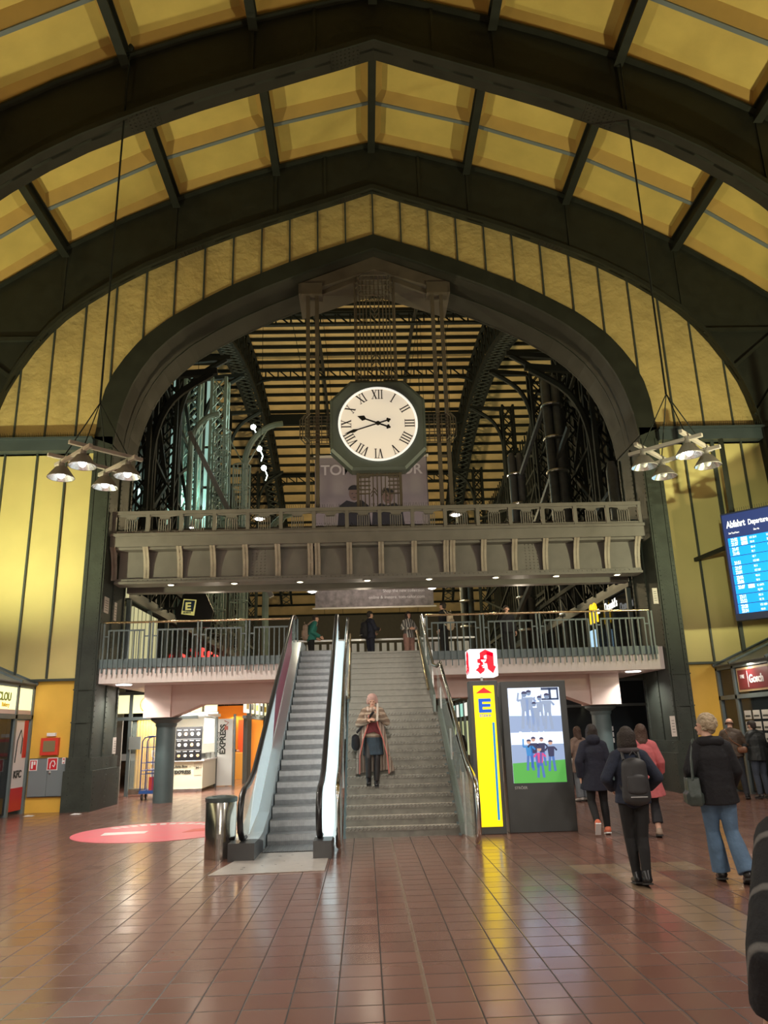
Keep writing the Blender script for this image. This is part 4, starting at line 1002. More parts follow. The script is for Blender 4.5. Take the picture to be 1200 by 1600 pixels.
# translucent lit cladding of the stair tower, left
t = thing('lit_cladding', 'pale translucent wall panel glowing behind the lattice on the left', 'panel', (-10.4, 44, 4))
for z in range(5): B(-11.6, -9.3, 44, 44.1, 11+z*2.6, 13.4+z*2.6).build('panel', emis('lit_cladding_green', (.55, .85, .75), .38), t)
# banner
BN = thing('hanging_banner', 'large grey fashion banner with two dark figures hanging behind the clock', 'banner', (.45, 30, 6.4))
BGM = mat('banner_cloth', (.235, .205, .205), .7, noise=.08, nscale=1.2)
B(-1.9, 2.78, 30, 30.04, 6.4, 12.7).build('cloth', BGM, BN)
B(-1.9, 2.8, 29.995, 30.0, 6.42, 8.05).build('ground_print', mat('banner_ground', (.20, .175, .17), .8, noise=.35, nscale=5), BN)
B(-2.0, 2.9, 29.97, 30.06, 6.36, 6.42).build('bottom_bar', mat('banner_bar', (.6, .55, .45), .4), BN)
B(-1.95, 2.85, 29.95, 30.08, 12.7, 12.8).build('top_bar', MATS['banner_bar'], BN)
for x in (-1.7, 2.6): B(x-.015, x+.015, 30.0, 30.03, 12.8, vz(30)+.36).build('suspension_wire', LATT, BN)
WT = mat('banner_white_ink', (.58, .55, .54), .6)
text('TOM', .62, WT, BN, (-1.66, 29.985, 11.95), bold=.01, ext=.004); text('TAILOR', .62, WT, BN, (2.56, 29.985, 11.95), align='RIGHT', bold=.01, ext=.004)
text('Shop the new collection', .17, WT, BN, (2.45, 29.98, 6.98), align='RIGHT', ext=.003); text('online & instore. tom-tailor.com', .17, WT, BN, (2.45, 29.98, 6.73), align='RIGHT', ext=.003)
INK = mat('banner_dark_ink', (.018, .018, .022), .7); FK = mat('banner_flesh_ink', (.17, .115, .095), .7)
def bfig(x, zh, s=1):
    q = MB(); q.poly([(x+s*a, 29.985, b) for a, b in ((-.32, zh-.62), (-.62, zh-.85), (-.72, zh-1.9), (-.6, zh-3.6), (.6, zh-3.6), (.7, zh-1.9), (.58, zh-.85), (.28, zh-.6), (0, zh-.72))], (0, .008, 0)); q.build('printed_coat', INK, BN)
    q = MB(); q.poly([(x+.22*math.cos(k*PI/8), 29.98, zh-.33+.31*math.sin(k*PI/8)) for k in range(16)], (0, .008, 0)); q.build('printed_face', FK, BN)
    q = MB(); q.poly([(x+.25*math.cos(k*PI/8), 29.975, zh-.17+.2*math.sin(k*PI/8)) for k in range(0, 9)], (0, .006, 0)); q.build('printed_hair', INK, BN)
    for sx in (-.08, .08): MB().poly([(x+sx+.035*math.cos(k*PI/4), 29.974, zh-.33+.014*math.sin(k*PI/4)) for k in range(8)], (0, .004, 0)).build('printed_eye', INK, BN)
    q = MB(); q.poly([(x+.06*math.cos(k*PI/4), 29.974, zh-.50+.014*math.sin(k*PI/4)) for k in range(8)], (0, .004, 0)); q.build('printed_mouth', INK, BN)
    for sx in (-.3, .3): MB().poly([(x+sx-.28, 29.985, zh-3.5), (x+sx-.2, 29.985, 8.1), (x+sx+.22, 29.985, 8.1), (x+sx+.28, 29.985, zh-3.5)], (0, .008, 0)).build('printed_leg', INK, BN)
bfig(-.28, 11.45); bfig(1.1, 11.3)
for a in ([(.15, 8.15), (.72, 8.15), (.70, 7.35), (.52, 7.25), (.2, 7.55)], [(.85, 8.15), (1.5, 8.15), (1.35, 7.86), (.95, 7.86)], [(1.55, 8.15), (1.95, 8.15), (2.0, 7.6), (1.75, 7.5), (1.6, 7.7)]):
    MB().poly([(x-.15, 29.982, z) for x, z in a], (0, .006, 0)).build('printed_shoe', INK, BN)
# small lamps seen under the bridge and through its balustrade
for x, y, z, lab in ((-1.95, 29.0, 6.9, 'small white bowl lamp hanging left of the banner foot'), (2.62, 28.5, 6.85, 'small white spot lamp on the right edge of the banner foot'), (3.35, 26, 9.0, 'glaring white lamp behind the footbridge balustrade, right of the clock'), (-3.6, 26, 9.0, 'small white lamp behind the footbridge balustrade, left of the clock'), (-6.2, 27, 9.0, 'tiny white lamp behind the left end of the footbridge balustrade')):
    t = thing('gallery_lamp', lab, 'lamp', (x, y, z)); big = .16 if 'tiny' not in lab else .07
    MB().lathe((x, y), [(big*1.5, z), (big*1.2, z+.06), (.04, z+.14), (.012, z+.3)], 12).build('shade', WHITEP, t); MB().tube([(x, y, z+.28), (x, y, vz(y)+.36)], .010, 5).build('cord', LATT, t)
    MB().ell((x, y, z), big, big, .06, 12, 6).build('bulb', emis('gallery_bulb', (1, .97, .9), 8), t)

# ============================================================ UPPER GALLERY SHOPS (left and right)
SHOPF = mat('shop_frame_steel', (.12, .15, .155), .4, noise=.08)
def gallery(s):
    side = 'left' if s < 0 else 'right'
    xf = X0+s*7.4
    t = thing('gallery_shopfront', 'upper gallery shop front running back on the %s above the deck' % side, 'shopfront', (xf, 34, 3.64))
    B(min(xf, xf+s*5), max(xf, xf+s*5), 22.2, 48, 5.75, 5.95).build('canopy', BLUEDARK, t)
    B(xf-.04, xf+.04, 22.2, 48, 5.62, 5.76).build('eaves_beam', mat('gallery_eaves', (.07, .075, .072), .5), t)
    for i in range(12):
        y = 22.4+i*2.2; B(xf-.06, xf+.06, y-.06, y+.06, 3.64, 5.6).build('post', SHOPF, t)
    q = MB()
    q.bar((xf, 22.2, 6.75), (xf, 48, 6.75), .14, .16)
    for i in range(22):
        y = 22.2+i*1.17; q.bar((xf, y, 5.9), (xf, y, 6.75), .07, .07); q.bar((xf, y, 5.9), (xf, y+1.17, 6.75), .06, .06)
    q.build('roof_lattice', LATT, t)
    B(min(xf+s*.1, xf+s*.14), max(xf+s*.1, xf+s*.14), 22.2, 48, 3.64, 5.6).build('glass', GLASSD, t)
    B(min(xf+s*4.8, xf+s*5), max(xf+s*4.8, xf+s*5), 22.2, 48, 3.64, 5.75).build('back_partition', mat('gallery_inside', (.06, .06, .055), .7), t)
    return t
GL = gallery(-1); GR = gallery(1)
B(-7.05, -6.82, 22.7, 25.4, 3.75, 5.45).build('lit_window', emis('lit_cream_glass', (.80, .76, .42), .55), GL, label='cream lit window')
q = MB()
for k in range(7): q.box(-6.81, -6.80, 22.7+k*.42, 22.73+k*.42, 3.75, 5.45)
q.build('window_bars', SHOPF, GL)
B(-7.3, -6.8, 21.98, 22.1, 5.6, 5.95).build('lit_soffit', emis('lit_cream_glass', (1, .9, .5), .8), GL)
RN = emis('red_neon', (1.0, .06, .05), 1.8)
text('GS', .55, RN, GL, (-6.75, 28.6, 4.25), rz=PI/2, bold=.02)
text('SPORT', .42, RN, GL, (-6.75, 31.5, 4.5), rz=PI/2, bold=.02) if False else None
q = MB()
for i, y in enumerate((32, 33.4, 34.8, 36.2, 37.6, 39)): q.tube([(-6.7, y, 4.5), (-6.7, y+.5, 4.5), (-6.7, y+.5, 4.85), (-6.7, y, 4.85), (-6.7, y, 5.15), (-6.7, y+.5, 5.15)], .06, 6)
q.build('red_neon_strokes', RN, GL)
t = thing('perpendicular_sign', 'black rounded sign board with a yellow framed blue E above the left gallery', 'sign', (-5.8, 26.2, 5.3))
q = MB(); q.poly([(-6.35, 26.2, 5.25), (-5.25, 26.2, 5.25), (-5.15, 26.2, 5.8), (-5.45, 26.2, 6.45), (-5.8, 26.2, 6.6), (-6.2, 26.2, 6.4), (-6.45, 26.2, 5.8)], (0, .12, 0)); q.build('board', BLACK, t)
q = MB(); q.poly([(-6.24, 26.18, 5.72), (-5.80, 26.18, 5.66), (-5.74, 26.18, 6.20), (-6.18, 26.18, 6.24)], (0, .03, 0)); q.build('yellow_plate', emis('dim_yellow', (.75, .68, .22), .5), t)
q = MB(); q.poly([(-6.20, 26.17, 5.83), (-5.84, 26.17, 5.79), (-5.78, 26.17, 6.17), (-6.15, 26.17, 6.2)], (0, .02, 0)); q.build('blue_field', mat('sign_navy', (.02, .05, .12), .5), t)
B(-6.9, -6.3, 26.24, 26.3, 5.9, 5.97).build('wall_arm', LATT, t)
text('E', .36, MATS['dim_yellow'], t, (-6.12, 26.165, 5.86), bold=.012, xs=1.15)
text('EDEKA', .085, MATS['sign_navy'], t, (-6.17, 26.165, 5.735), bold=.003)
# right: fast food sign
t = thing('restaurant_sign', 'lit yellow arches and white lettering on the right gallery front', 'sign', (7.8, 25.6, 5.2))
GA = emis('arches_yellow', (1.0, .62, .02), 1.3)
q = MB()
for dy in (0, .34): q.tube([(7.78, 25.2+dy, 4.98)]+[(7.78, 25.2+dy+.17-.17*math.cos(a*PI/8), 4.98+.62*math.sin(a*PI/8)**.7) for a in range(1, 8)]+[(7.78, 25.2+dy+.34, 4.98)], .05, 6)
q.build('arches', GA, t)
text("Donald's", .36, emis('sign_white', (1, 1, .95), 1.1), t, (7.78, 24.3, 5.18), rz=-PI/2, bold=.008) 
text("Mc", .22, MATS['sign_white'], t, (7.78, 25.1, 5.22), rz=-PI/2, bold=.008)
for y, z, h, c, lab in ((28.2, 3.95, .35, 'arches_yellow', 'small yellow illuminated panel'), (31, 3.9, .4, 'red_neon', 'small red illuminated panel')):
    B(7.72, 7.76, y, y+.9, z, z+h).build('lit_panel', MATS[c], GR, label=lab)
B(7.70, 7.76, 25.4, 26.0, 3.95, 4.75).build('lit_panel', emis('cold_blue_panel', (.45, .75, 1), .9), GR, label='pale blue illuminated menu')

# ============================================================ LOWER SHOPS, behind the pillars
CR = emis('sign_cream', (1.0, .93, .52), 1.05); CRW = emis('sign_paler', (.92, .93, .85), .9)
FR = SHOPF
ASIA = mat('sign_black_ink', (.03, .035, .03), .6)
t = thing('glass_shopfront', 'glazed snack shop front between the left pillar and the round column', 'shopfront', (-6.5, 24.6, 0))
for x in (-8.4, -7.27, -6.2): B(x-.05, x+.05, 24.55, 24.65, 0, 3.05).build('frame_post', FR, t)
for z in (2.26, 3.02): B(-8.4, -5.2, 24.53, 24.67, z-.05, z+.05).build('frame_rail', FR, t)
B(-7.22, -6.25, 24.6, 24.63, 2.42, 2.97).build('sign_panel', CR, t); B(-6.15, -5.1, 24.6, 24.63, 2.42, 2.97).build('sign_panel', CR, t); B(-8.3, -7.3, 24.6, 24.63, 2.42, 2.97).build('sign_panel', CR, t)
text('T', .26, mat('ochre_ink', (.75, .55, .05), .6), t, (-6.75, 24.58, 2.56), align='CENTER', bold=.012)
MB().tube([(-6.75+.24*math.cos(a*PI/12), 24.58, 2.68+.24*math.sin(a*PI/12)) for a in range(24)], .012, 5, True).build('ring_emblem', MATS['ochre_ink'], t)
text('Asia-Box', .16, ASIA, t, (-5.98, 24.58, 2.74)); text('EXPRESS', .2, ASIA, t, (-6.03, 24.58, 2.52), bold=.01)
B(-7.2, -6.25, 24.62, 24.64, .15, 2.2).build('glass', GLASS, t)
for k in range(9): 
    q = MB(); x = -7.15+k*.09; q.poly([(x, 24.9, .2), (x+.05, 24.86, .2), (x+.09, 24.9, .2), (x+.09, 24.9, 2.2), (x+.05, 24.86, 2.2), (x, 24.9, 2.2)], (0, .02, 0)); q.build('curtain_fold', mat('orange_curtain', (.85, .50, .06), .7), t)
B(-6.35, -6.12, 25.3, 25.35, .2, 2.2).build('screen_panel', mat('cream_screen', (.8, .72, .5), .6), t)
B(-7.2, -6.2, 24.56, 24.6, .05, .2).build('kick_plate', CHROME2, t)
text('EXPRESS', .30, WHITEP, t, (-6.55, 24.59, 1.32), ry=-PI/2, bold=.012); text('Asia-pizza', .22, WHITEP, t, (-6.35, 24.59, 1.32), ry=-PI/2, bold=.008)
B(-7.25, -6.9, 24.5, 24.56, 1.35, 1.72).build('pot_sign', mat('sign_grey', (.22, .24, .23), .5), t)
# food kiosk
t = thing('food_kiosk', 'white takeaway counter with black menu board behind the round column', 'kiosk', (-5.1, 26.4, 0))
CREAMP = mat('cream_counter', (.66, .64, .50), .35)
B(-6.1, -5.2, 25.6, 25.7, .1, .93).build('counter_front', CREAMP, t); q = MB(); q.poly([(-5.2, 25.7, .1), (-5.22, 27.9, .1), (-5.22, 27.9, .93), (-5.2, 25.7, .93)], (-.08, 0, 0)); q.build('counter_side', CREAMP, t)
B(-6.12, -5.15, 25.5, 27.8, .93, .97).build('counter_top', WHITEP, t); B(-6.1, -5.2, 25.56, 25.6, 0, .1).build('plinth', CHROME2, t)
B(-6.07, -5.24, 25.5, 25.55, .95, 1.98).build('menu_board', BLACK, t)
mn = [c for c in t.children if c.name.startswith('menu_board')][0]
for r_ in range(3):
    for c_ in range(4):
        x = -5.95+c_*.2; z = 1.10+r_*.33
        q = MB(); q.poly([(x+.05*math.cos(a*PI/8), 25.49, z+.045*math.sin(a*PI/8)*(1 if r_ == 0 else 1.2)) for a in range(16)], (0, .008, 0)); q.build('dish_picture', mat('dish_pale', (.62, .56, .46), .6) if (r_+c_) % 3 else mat('dish_brown', (.45, .28, .15), .6), mn)
        B(x-.07, x+.05, 25.492, 25.5, z+.12, z+.135).build('menu_line', WHITEP, mn)
for z in (1.27, 1.6): B(-6.05, -5.26, 25.492, 25.5, z, z+.008).build('menu_rule', mat('menu_grey', (.3, .3, .3), .6), mn)
text('Asia-Box', .11, ASIA, t, (-6.08, 25.59, .74)); text('EXPRESS', .14, ASIA, t, (-6.09, 25.59, .56), bold=.006)
B(-5.48, -5.24, 25.59, 25.6, .5, .88).build('poster', mat('beige_poster', (.5, .46, .36), .6), t)
text('M', .12, ASIA, t, (-5.42, 25.58, .68))
q = MB(); q.poly([(-5.26, 25.9, 1.45), (-5.24, 27.5, 1.45), (-5.24, 27.5, 2.25), (-5.26, 25.9, 2.25)], (.01, 0, 0)); q.build('lit_menu', emis('white_menu', (.92, .98, .95), 1.1), t)
for y in (26.0, 26.7, 27.4): B(-5.35, -5.2, y, y+.25, .97, 1.15).build('condiment_tray', CHROME2, t)
B(-6.1, -5.1, 25.6, 27.9, 2.32, 2.42).build('soffit', WHITEP, t)
for x, wd in ((-6.1, .9), (-5.2, .45)):
    B(x, x+wd*.9, 25.55, 25.6, 2.45, 2.98).build('sign_panel', CR, t)
B(-6.1, -4.75, 25.56, 25.64, 2.36, 2.44).build('frame_rail', FR, t)
t = thing('banner_panel', 'tall pale panel with upright black lettering beside the takeaway counter', 'sign', (-4.5, 28, 0))
B(-5.20, -4.68, 28, 28.05, .02, 2.25).build('panel', mat('pale_grey_panel', (.62, .64, .62), .45), t)
text('EXPRESS', .27, ASIA, t, (-4.93, 27.99, 1.05), ry=PI/2, bold=.012); text('Asia-Box', .2, ASIA, t, (-5.12, 27.99, 1.1), ry=PI/2)
q = MB(); q.tube([(-4.95, 27.98, 2.0), (-4.83, 27.98, 2.12), (-4.98, 27.98, 2.18)], .015, 5); q.box(-4.97, -4.85, 27.98, 28.0, 1.87, 2.0); q.build('box_emblem', mat('rust_ink', (.45, .12, .08), .5), t)
for x in (-5.25, -4.62): B(x-.04, x+.04, 27.96, 28.06, 0, 2.4).build('frame_post', FR, t)
# receding shop row on the left with slatted signs and orange interior
t = thing('bakery_shopfront', 'warm orange lit shop row running back on the left below the deck', 'shopfront', (-4.2, 36, 0))
for i in range(11):
    y = 28.2+i*1.25; B(-4.36, -4.28, y, y+.95, 2.45, 2.95).build('sign_panel', CR if i % 3 else CRW, t); B(-4.38, -4.24, y+.98, y+1.2, 2.3, 3.02).build('frame_post', FR, t)
    q = MB()
    for k in range(3): q.box(-4.27, -4.26, y+.2+k*.2, y+.32+k*.2, 2.58, 2.8)
    q.build('sign_marks', [MATS['ochre_ink'], ASIA][i % 2], t)
q = MB()
for i in range(16): q.box(-4.25, -3.5, 28.2+i*.9, 28.26+i*.9, 3.0, 3.05)
q.build('louvres', FR, t)
B(-4.38, -4.24, 28.2, 42, 2.25, 2.35).build('frame_rail', FR, t)
B(-7.6, -5.25, 28.0, 28.05, 0, 3.0).build('interior_wall', mat('white_tile_wall', (.62, .62, .56), .4), t)
OR = mat('orange_interior', (.80, .36, .06), .6); B(-7.5, -7.4, 28.6, 42, 0, 2.9).build('interior_wall', OR, t)
B(-7.4, -4.4, 34.0, 34.1, 0, 2.9).build('interior_wall', OR, t)
B(-5.4, -4.9, 33.7, 33.98, 0, 2.3).build('red_door', mat('rust_red_door', (.5, .08, .03), .5), t)
for z in (.9, 1.3, 1.7, 2.1): 
    B(-6.6, -5.6, 33.4, 33.9, z, z+.04).build('shelf', WHITEP, t)
    for k in range(6):
        x = -6.5+k*.16; B(x, x+.11, 33.45, 33.6, z+.04, z+.04+random.uniform(.12, .25)).build('shelf_goods', mat('goods_%d' % (k % 4), [(.6, .3, .1), (.3, .15, .05), (.7, .6, .4), (.2, .1, .1)][k % 4], .6), t)
B(-5.7, -4.9, 32, 32.5, 0, 1.0).build('counter', mat('counter_orange', (.75, .42, .10), .5), t)
for y in (29.2, 30.2): B(-4.5, -4.35, y, y+.05, 0, 2.3).build('frame_post', FR, t)
# right lower shops: dark glazing
t = thing('dark_shopfront', 'unlit dark glazed shop front behind the right pillar and round column', 'shopfront', (6.5, 23.8, 0))
for x in (5.3, 7.3, 8.6): B(x-.05, x+.05, 23.7, 23.8, 0, 3.0).build('frame_post', FR, t)
for z in (2.25, 3.0): B(5.2, 8.9, 23.68, 23.8, z-.04, z+.04).build('frame_rail', FR, t)
B(5.2, 8.9, 23.78, 23.84, 0, 3.0).build('dark_panel', mat('navy_panel', (.018, .025, .032), .25), t)
WI = mat('white_ink', (.75, .76, .78), .5)
for r_ in range(3):
    for c_ in range(3):
        if r_ == 2 and c_ == 0: continue
        B(6.98+c_*.17, 7.11+c_*.17, 23.67, 23.69, 1.16+r_*.17, 1.29+r_*.17).build('grid_emblem', WI, t)
text('M', .17, WI, t, (6.97, 23.67, 1.51), bold=.006)
text('MOLKEREI', .07, WI, t, (6.98, 23.67, 1.06))
B(5.3, 5.9, 23.6, 23.68, 1.1, 1.15).build('shelf', FR, t); B(5.45, 5.6, 23.6, 23.66, 1.95, 2.2).build('white_bottle_sign', WHITEP, t)
t = thing('counter_shopfront', 'low lit counter shop behind the advertising stand on the right', 'shopfront', (4.9, 26, 0))
B(3.9, 5.3, 26.0, 26.1, 0, 1.1).build('counter', mat('beige_counter', (.5, .44, .34), .5), t); B(3.9, 5.3, 26.0, 26.06, 1.85, 1.95).build('frame_rail', FR, t); B(3.9, 5.3, 26.6, 26.7, 0, 3).build('back_partition', mat('dim_inside', (.10, .09, .08), .6), t)
for x in (4.2, 4.75, 5.1): B(x, x+.2, 26.1, 26.3, 1.1, 1.4).build('display_item', CHROME2, t)
t = thing('green_shopfront', 'shop row with green and white lit signs under the stairs on the right', 'shopfront', (4.3, 34, 0))
for i in range(8):
    y = 27+i*1.5; B(4.3, 4.36, y, y+1.1, 2.2, 2.75).build('sign_panel', emis('sign_mint', (.45, .9, .75), .8) if i % 2 else CRW, t); B(4.26, 4.36, y+1.12, y+1.3, 0, 2.85).build('frame_post', FR, t)
    B(4.36, 4.42, y, y+1.1, .6, 2.0).build('lit_window', emis('window_lime', (.75, .85, .45), .55) if i % 3 else emis('window_warm', (.9, .75, .35), .55), t)
q = MB()
for i in range(12): q.tube([(4.3, 27+i*.9, 3.0), (3.9, 27+i*.9, 2.95), (3.6, 27+i*.9, 2.8)], .03, 5)
q.build('louvres', FR, t)
B(-14, -7.6, 24.9, 25.0, 0, 3.3).build('wall_concourse_left', mat('concourse_wall', (.10, .09, .08), .7), kind='structure', label='dark partition left of the snack shop')
B(9.0, 15, 24.0, 24.1, 0, 3.3).build('wall_concourse_right', MATS['concourse_wall'], kind='structure', label='dark partition right of the pillar')
B(-7.5, 5.5, 47.8, 48, 0, 3.4).build('wall_concourse_end', mat('end_wall_warm', (.22, .16, .10), .7), kind='structure', label='far end of the lower concourse')
# roll cage trolley
t = thing('roll_cage', 'blue tubular roll cage trolley beside the round column', 'trolley', (-6.1, 23.2, 0))
CB = mat('trolley_blue', (.025, .055, .22), .35)
B(-6.42, -5.72, 22.9, 23.5, .17, .25).build('base', mat('trolley_base_blue', (.03, .10, .35), .4), t)
for y in (22.95, 23.45):
    MB().tube([(-6.40, y, .25), (-6.40, y, 1.58), (-6.34, y, 1.68), (-6.2, y, 1.72), (-5.74, y, 1.72)], .017, 8).build('side_frame', CB, t, smooth=True)
    q = MB()
    for k in range(4): q.tube([(-6.22+k*.16, y, .25), (-6.22+k*.16, y, 1.72)], .009, 6)
    for z in (1.42, 1.0, .7): q.tube([(-6.4, y, z), (-5.72, y, z)], .010, 6)
    q.build('grid', CB, t)
B(-6.38, -5.74, 22.95, 23.45, .78, .80).build('shelf', CB, t)
for x in (-6.34, -5.8):
    for y in (22.98, 23.42):
        MB().tube([(x-.02, y-.02, .08), (x+.02, y-.02, .08)], .08, 14).build('castor', BLACK, t); B(x-.02, x+.02, y-.03, y+.03, .1, .17).build('castor_fork', CHROME2, t)
B(-6.2, -6.0, 23.1, 23.3, .25, .6).build('red_box', mat('red_carton', (.6, .05, .04), .6), label='red carton standing on the blue roll cage', cat='box')

# ============================================================ SIDE SHOPS in the hall
def side_shop(s):
    side = 'left' if s < 0 else 'right'
    xf = -8.42 if s < 0 else 9.2
    t = thing('side_shop', 'row of small shops with sloping glass canopy along the %s side of the hall' % side, 'shop', (xf, 14, 0))
    far = X0+s*13.5
    sgn = MB()
    ys = [20.0, 19.1, 17.3, 15.5, 13.7, 11.9, 10.1, 8.3, 6.5, 4.7, 2.9, 1.0]
    for y in ys: B(xf-.06, xf+.06, y-.05, y+.05, 0, 3.0).build('post', SHOPF, t)
    for z in (2.26, 3.0): B(xf-.06, xf+.06, 1, 20.05, z-.05, z+.05).build('frame_rail', SHOPF, t)
    q = MB(); q.poly([(xf-s*.1, 20.0, 3.04), (xf-s*.1, 1, 3.04), (xf+s*1.6, 1, 3.75), (xf+s*1.6, 20.0, 3.75)], (0, 0, .03)); q.build('canopy_glass', mat('canopy_dusty_glass', (.16, .17, .165), .35, noise=.2, nscale=3), t)
    for y in ys: MB().bar((xf-s*.12, y, 3.07), (xf+s*1.6, y, 3.8), .06, .08).build('canopy_rib', SHOPF, t)
    B(min(xf+s*1.5, far), max(xf+s*1.5, far), 1, 19.9, 3.6, 3.72).build('roof', BLUEDARK, t)
    B(min(xf+s*2.5, xf+s*2.6), max(xf+s*2.5, xf+s*2.6), 1, 19.8, 0, 3.3).build('back_partition', mat('shop_inside', (.10, .085, .07), .6), t)
    q = MB(); q.poly([(xf, 20.02, 0), (xf+s*2.6, 20.02, 0), (xf+s*2.6, 20.02, 3.6), (xf+s*1.6, 20.02, 3.75), (xf, 20.02, 3.05)], (0, -.05, 0)); q.build('end_wall', BLUEDARK, t)
    return t, xf, ys
tl, xf, ys = side_shop(-1)
B(xf+.0, xf+.03, 19.15, 19.93, 2.36, 2.94).build('sign_panel', CR, tl); B(xf, xf+.03, 17.36, 19.05, 2.36, 2.94).build('sign_panel', CR, tl)
B(xf, xf+.035, 17.36, 19.93, 2.32, 2.42).build('sign_footer', mat('sign_footer_pink', (.62, .48, .42), .5), tl)
for i in range(2, 11): B(xf, xf+.03, ys[i+0]-1.74, ys[i]-.06, 2.36, 2.94).build('sign_panel', CR, tl)
text('Mr.CLOU', .26, mat('olive_ink', (.25, .30, .06), .6), tl, (xf+.04, 18.98-1.25, 2.62), rz=PI/2, bold=.006, xs=.95); text('Bakery', .14, MATS['ochre_ink'], tl, (xf+.04, 18.3, 2.48), rz=PI/2)
B(xf-.01, xf+.01, 1, 19.05, .05, 2.2).build('glass', GLASSD, tl)
B(xf-.3, xf-.2, 17.0, 19.2, 0, 2.2).build('door', DARK, tl)
q = B(xf+.0, xf+.02, 19.16, 19.9, .1, 2.18).build('poster', mat('poster_white', (.72, .68, .66), .5), tl)
PR = mat('poster_red', (.55, .03, .03), .5)
B(xf+.021, xf+.026, 19.16, 19.9, .1, .62).build('poster_band', PR, q); B(xf+.021, xf+.026, 19.68, 19.9, 1.3, 2.18).build('poster_band', PR, q)
text('KFC', .24, ASIA, q, (xf+.03, 19.3, .85), rz=PI/2, bold=.004)
q2 = MB(); q2.tube([(xf+.03, 19.3, 1.2), (xf+.03, 19.35, 1.7), (xf+.03, 19.5, 1.95), (xf+.03, 19.62, 1.75), (xf+.03, 19.6, 1.4)], .012, 5); q2.build('poster_line', ASIA, q)
light('shop_light', 'AREA', (-9.6, 18.5, 2.9), 40, (1, .85, .6), 1.5, (-9.6, 18.5, 0), sy=2.5)
trr, xfr, ys = side_shop(1)
B(xfr-.01, xfr+.01, 1, 19.9, .05, 2.2).build('glass', GLASSD, trr); B(xfr-.01, xfr+.01, 1, 19.9, 2.3, 2.95).build('transom_glass', GLASSD, trr)
q = B(xfr-.06, xfr-.03, 17.3, 18.9, 2.36, 2.92).build('sign_board', mat('sign_tan', (.42, .30, .17), .5), trr)
B(xfr-.07, xfr-.06, 17.35, 18.83, 2.41, 2.87).build('sign_field', mat('sign_maroon', (.16, .025, .03), .4), q)
text('THE', .12, WI, q, (xfr-.075, 18.72, 2.67), rz=-PI/2); text('Gosch', .26, WI, q, (xfr-.075, 18.28, 2.55), rz=-PI/2, bold=.006)
B(xfr-.072, xfr-.07, 18.34, 18.36, 2.45, 2.83).build('sign_rule', WI, q)
for r_ in range(3):
    for c_ in range(4):
        y = 17.3+c_*.42; z = 1.2+r_*.26
        B(xfr-.02, xfr-.012, y, y+.32, z, z+.2).build('newspaper', mat('newsprint', (.52, .50, .46), .7), trr)
        B(xfr-.024, xfr-.02, y+.04, y+.28, z+.05, z+.09).build('headline', ASIA, trr)
for y, z in ((18.3, 1.75), (17.6, 1.8)): MB().ell((xfr+.8, y, z), .05, .05, .05).build('lamp', emis('gallery_bulb', (1, 1, 1), 6), trr)
light('shop_light', 'AREA', (9.05, 18.2, 3.0), 40, (1, .9, .75), .2, (9.0, 18.2, 0), sy=1.6)
# fire cabinet and alarm on the yellow base panel
def yz(px0, px1, z0, z1, name, m_, par, y=20.03, d=.03): return B(px0, px1, y-d, y, z0, z1).build(name, m_, par)
t = thing('fire_cabinet', 'slate grey double door fire hose cabinet in the yellow panel', 'cabinet', (-7.9, 20.03, .34))
yz(-8.33, -7.42, .36, 1.27, 'frame', mat('cabinet_edge', (.08, .09, .095), .5), t)
CAB = mat('cabinet_slate', (.17, .20, .215), .45)
for a, b in ((-8.31, -7.87), (-7.86, -7.44)):
    d = B(a, b, 19.98, 20.0, .38, 1.25).build('door', CAB, t)
MB().ell((-7.80, 19.97, .93), .03, .02, .04).build('lock', CHROME2, t)
def sign(x0_, x1_, z0, z1, lab, name='safety_sign'):
    s_ = thing(name, lab, 'sign', ((x0_+x1_)/2, 19.97, z0))
    B(x0_, x1_, 19.965, 19.975, z0, z1).build('plate', WHITEP, s_)
    e = .02; B(x0_+e, x1_-e, 19.958, 19.965, z0+e, z1-e).build('red_field', mat('safety_red', (.55, .02, .03), .45), s_)
    return s_
s_ = sign(-7.88, -7.62, .98, 1.28, 'large red and white fire hose symbol on the slate cabinet')
q = MB(); q.tube([(-7.80, 19.955, 1.02), (-7.80, 19.955, 1.13), (-7.76, 19.955, 1.20), (-7.71, 19.955, 1.20), (-7.68, 19.955, 1.13), (-7.71, 19.955, 1.06), (-7.74, 19.955, 1.10)], .014, 6); q.build('hose_symbol', WHITEP, s_)
s_ = sign(-8.31, -8.12, .98, 1.24, 'smaller red and white fire telephone symbol at the cabinet top left corner')
B(-8.26, -8.22, 19.95, 19.956, 1.03, 1.2).build('symbol', WHITEP, s_); B(-8.2, -8.16, 19.95, 19.956, 1.12, 1.2).build('symbol', WHITEP, s_)
s_ = sign(-7.52, -7.44, 1.12, 1.27, 'tiny red and white sign at the cabinet top right corner')
B(-7.50, -7.46, 19.95, 19.956, 1.16, 1.22).build('symbol', WHITEP, s_)
t = thing('fire_alarm_box', 'red framed fire alarm display box on the yellow panel', 'alarm', (-7.86, 20.0, 1.38))
B(-8.07, -7.64, 19.93, 20.05, 1.34, 1.75).build('frame', mat('alarm_red', (.62, .05, .03), .4), t); B(-8.0, -7.71, 19.92, 19.93, 1.42, 1.68).build('window', mat('alarm_glass', (.22, .18, .10), .3), t)
B(-7.96, -7.74, 19.98, 20.05, 1.79, 1.87).build('label_plate', WHITEP, t)
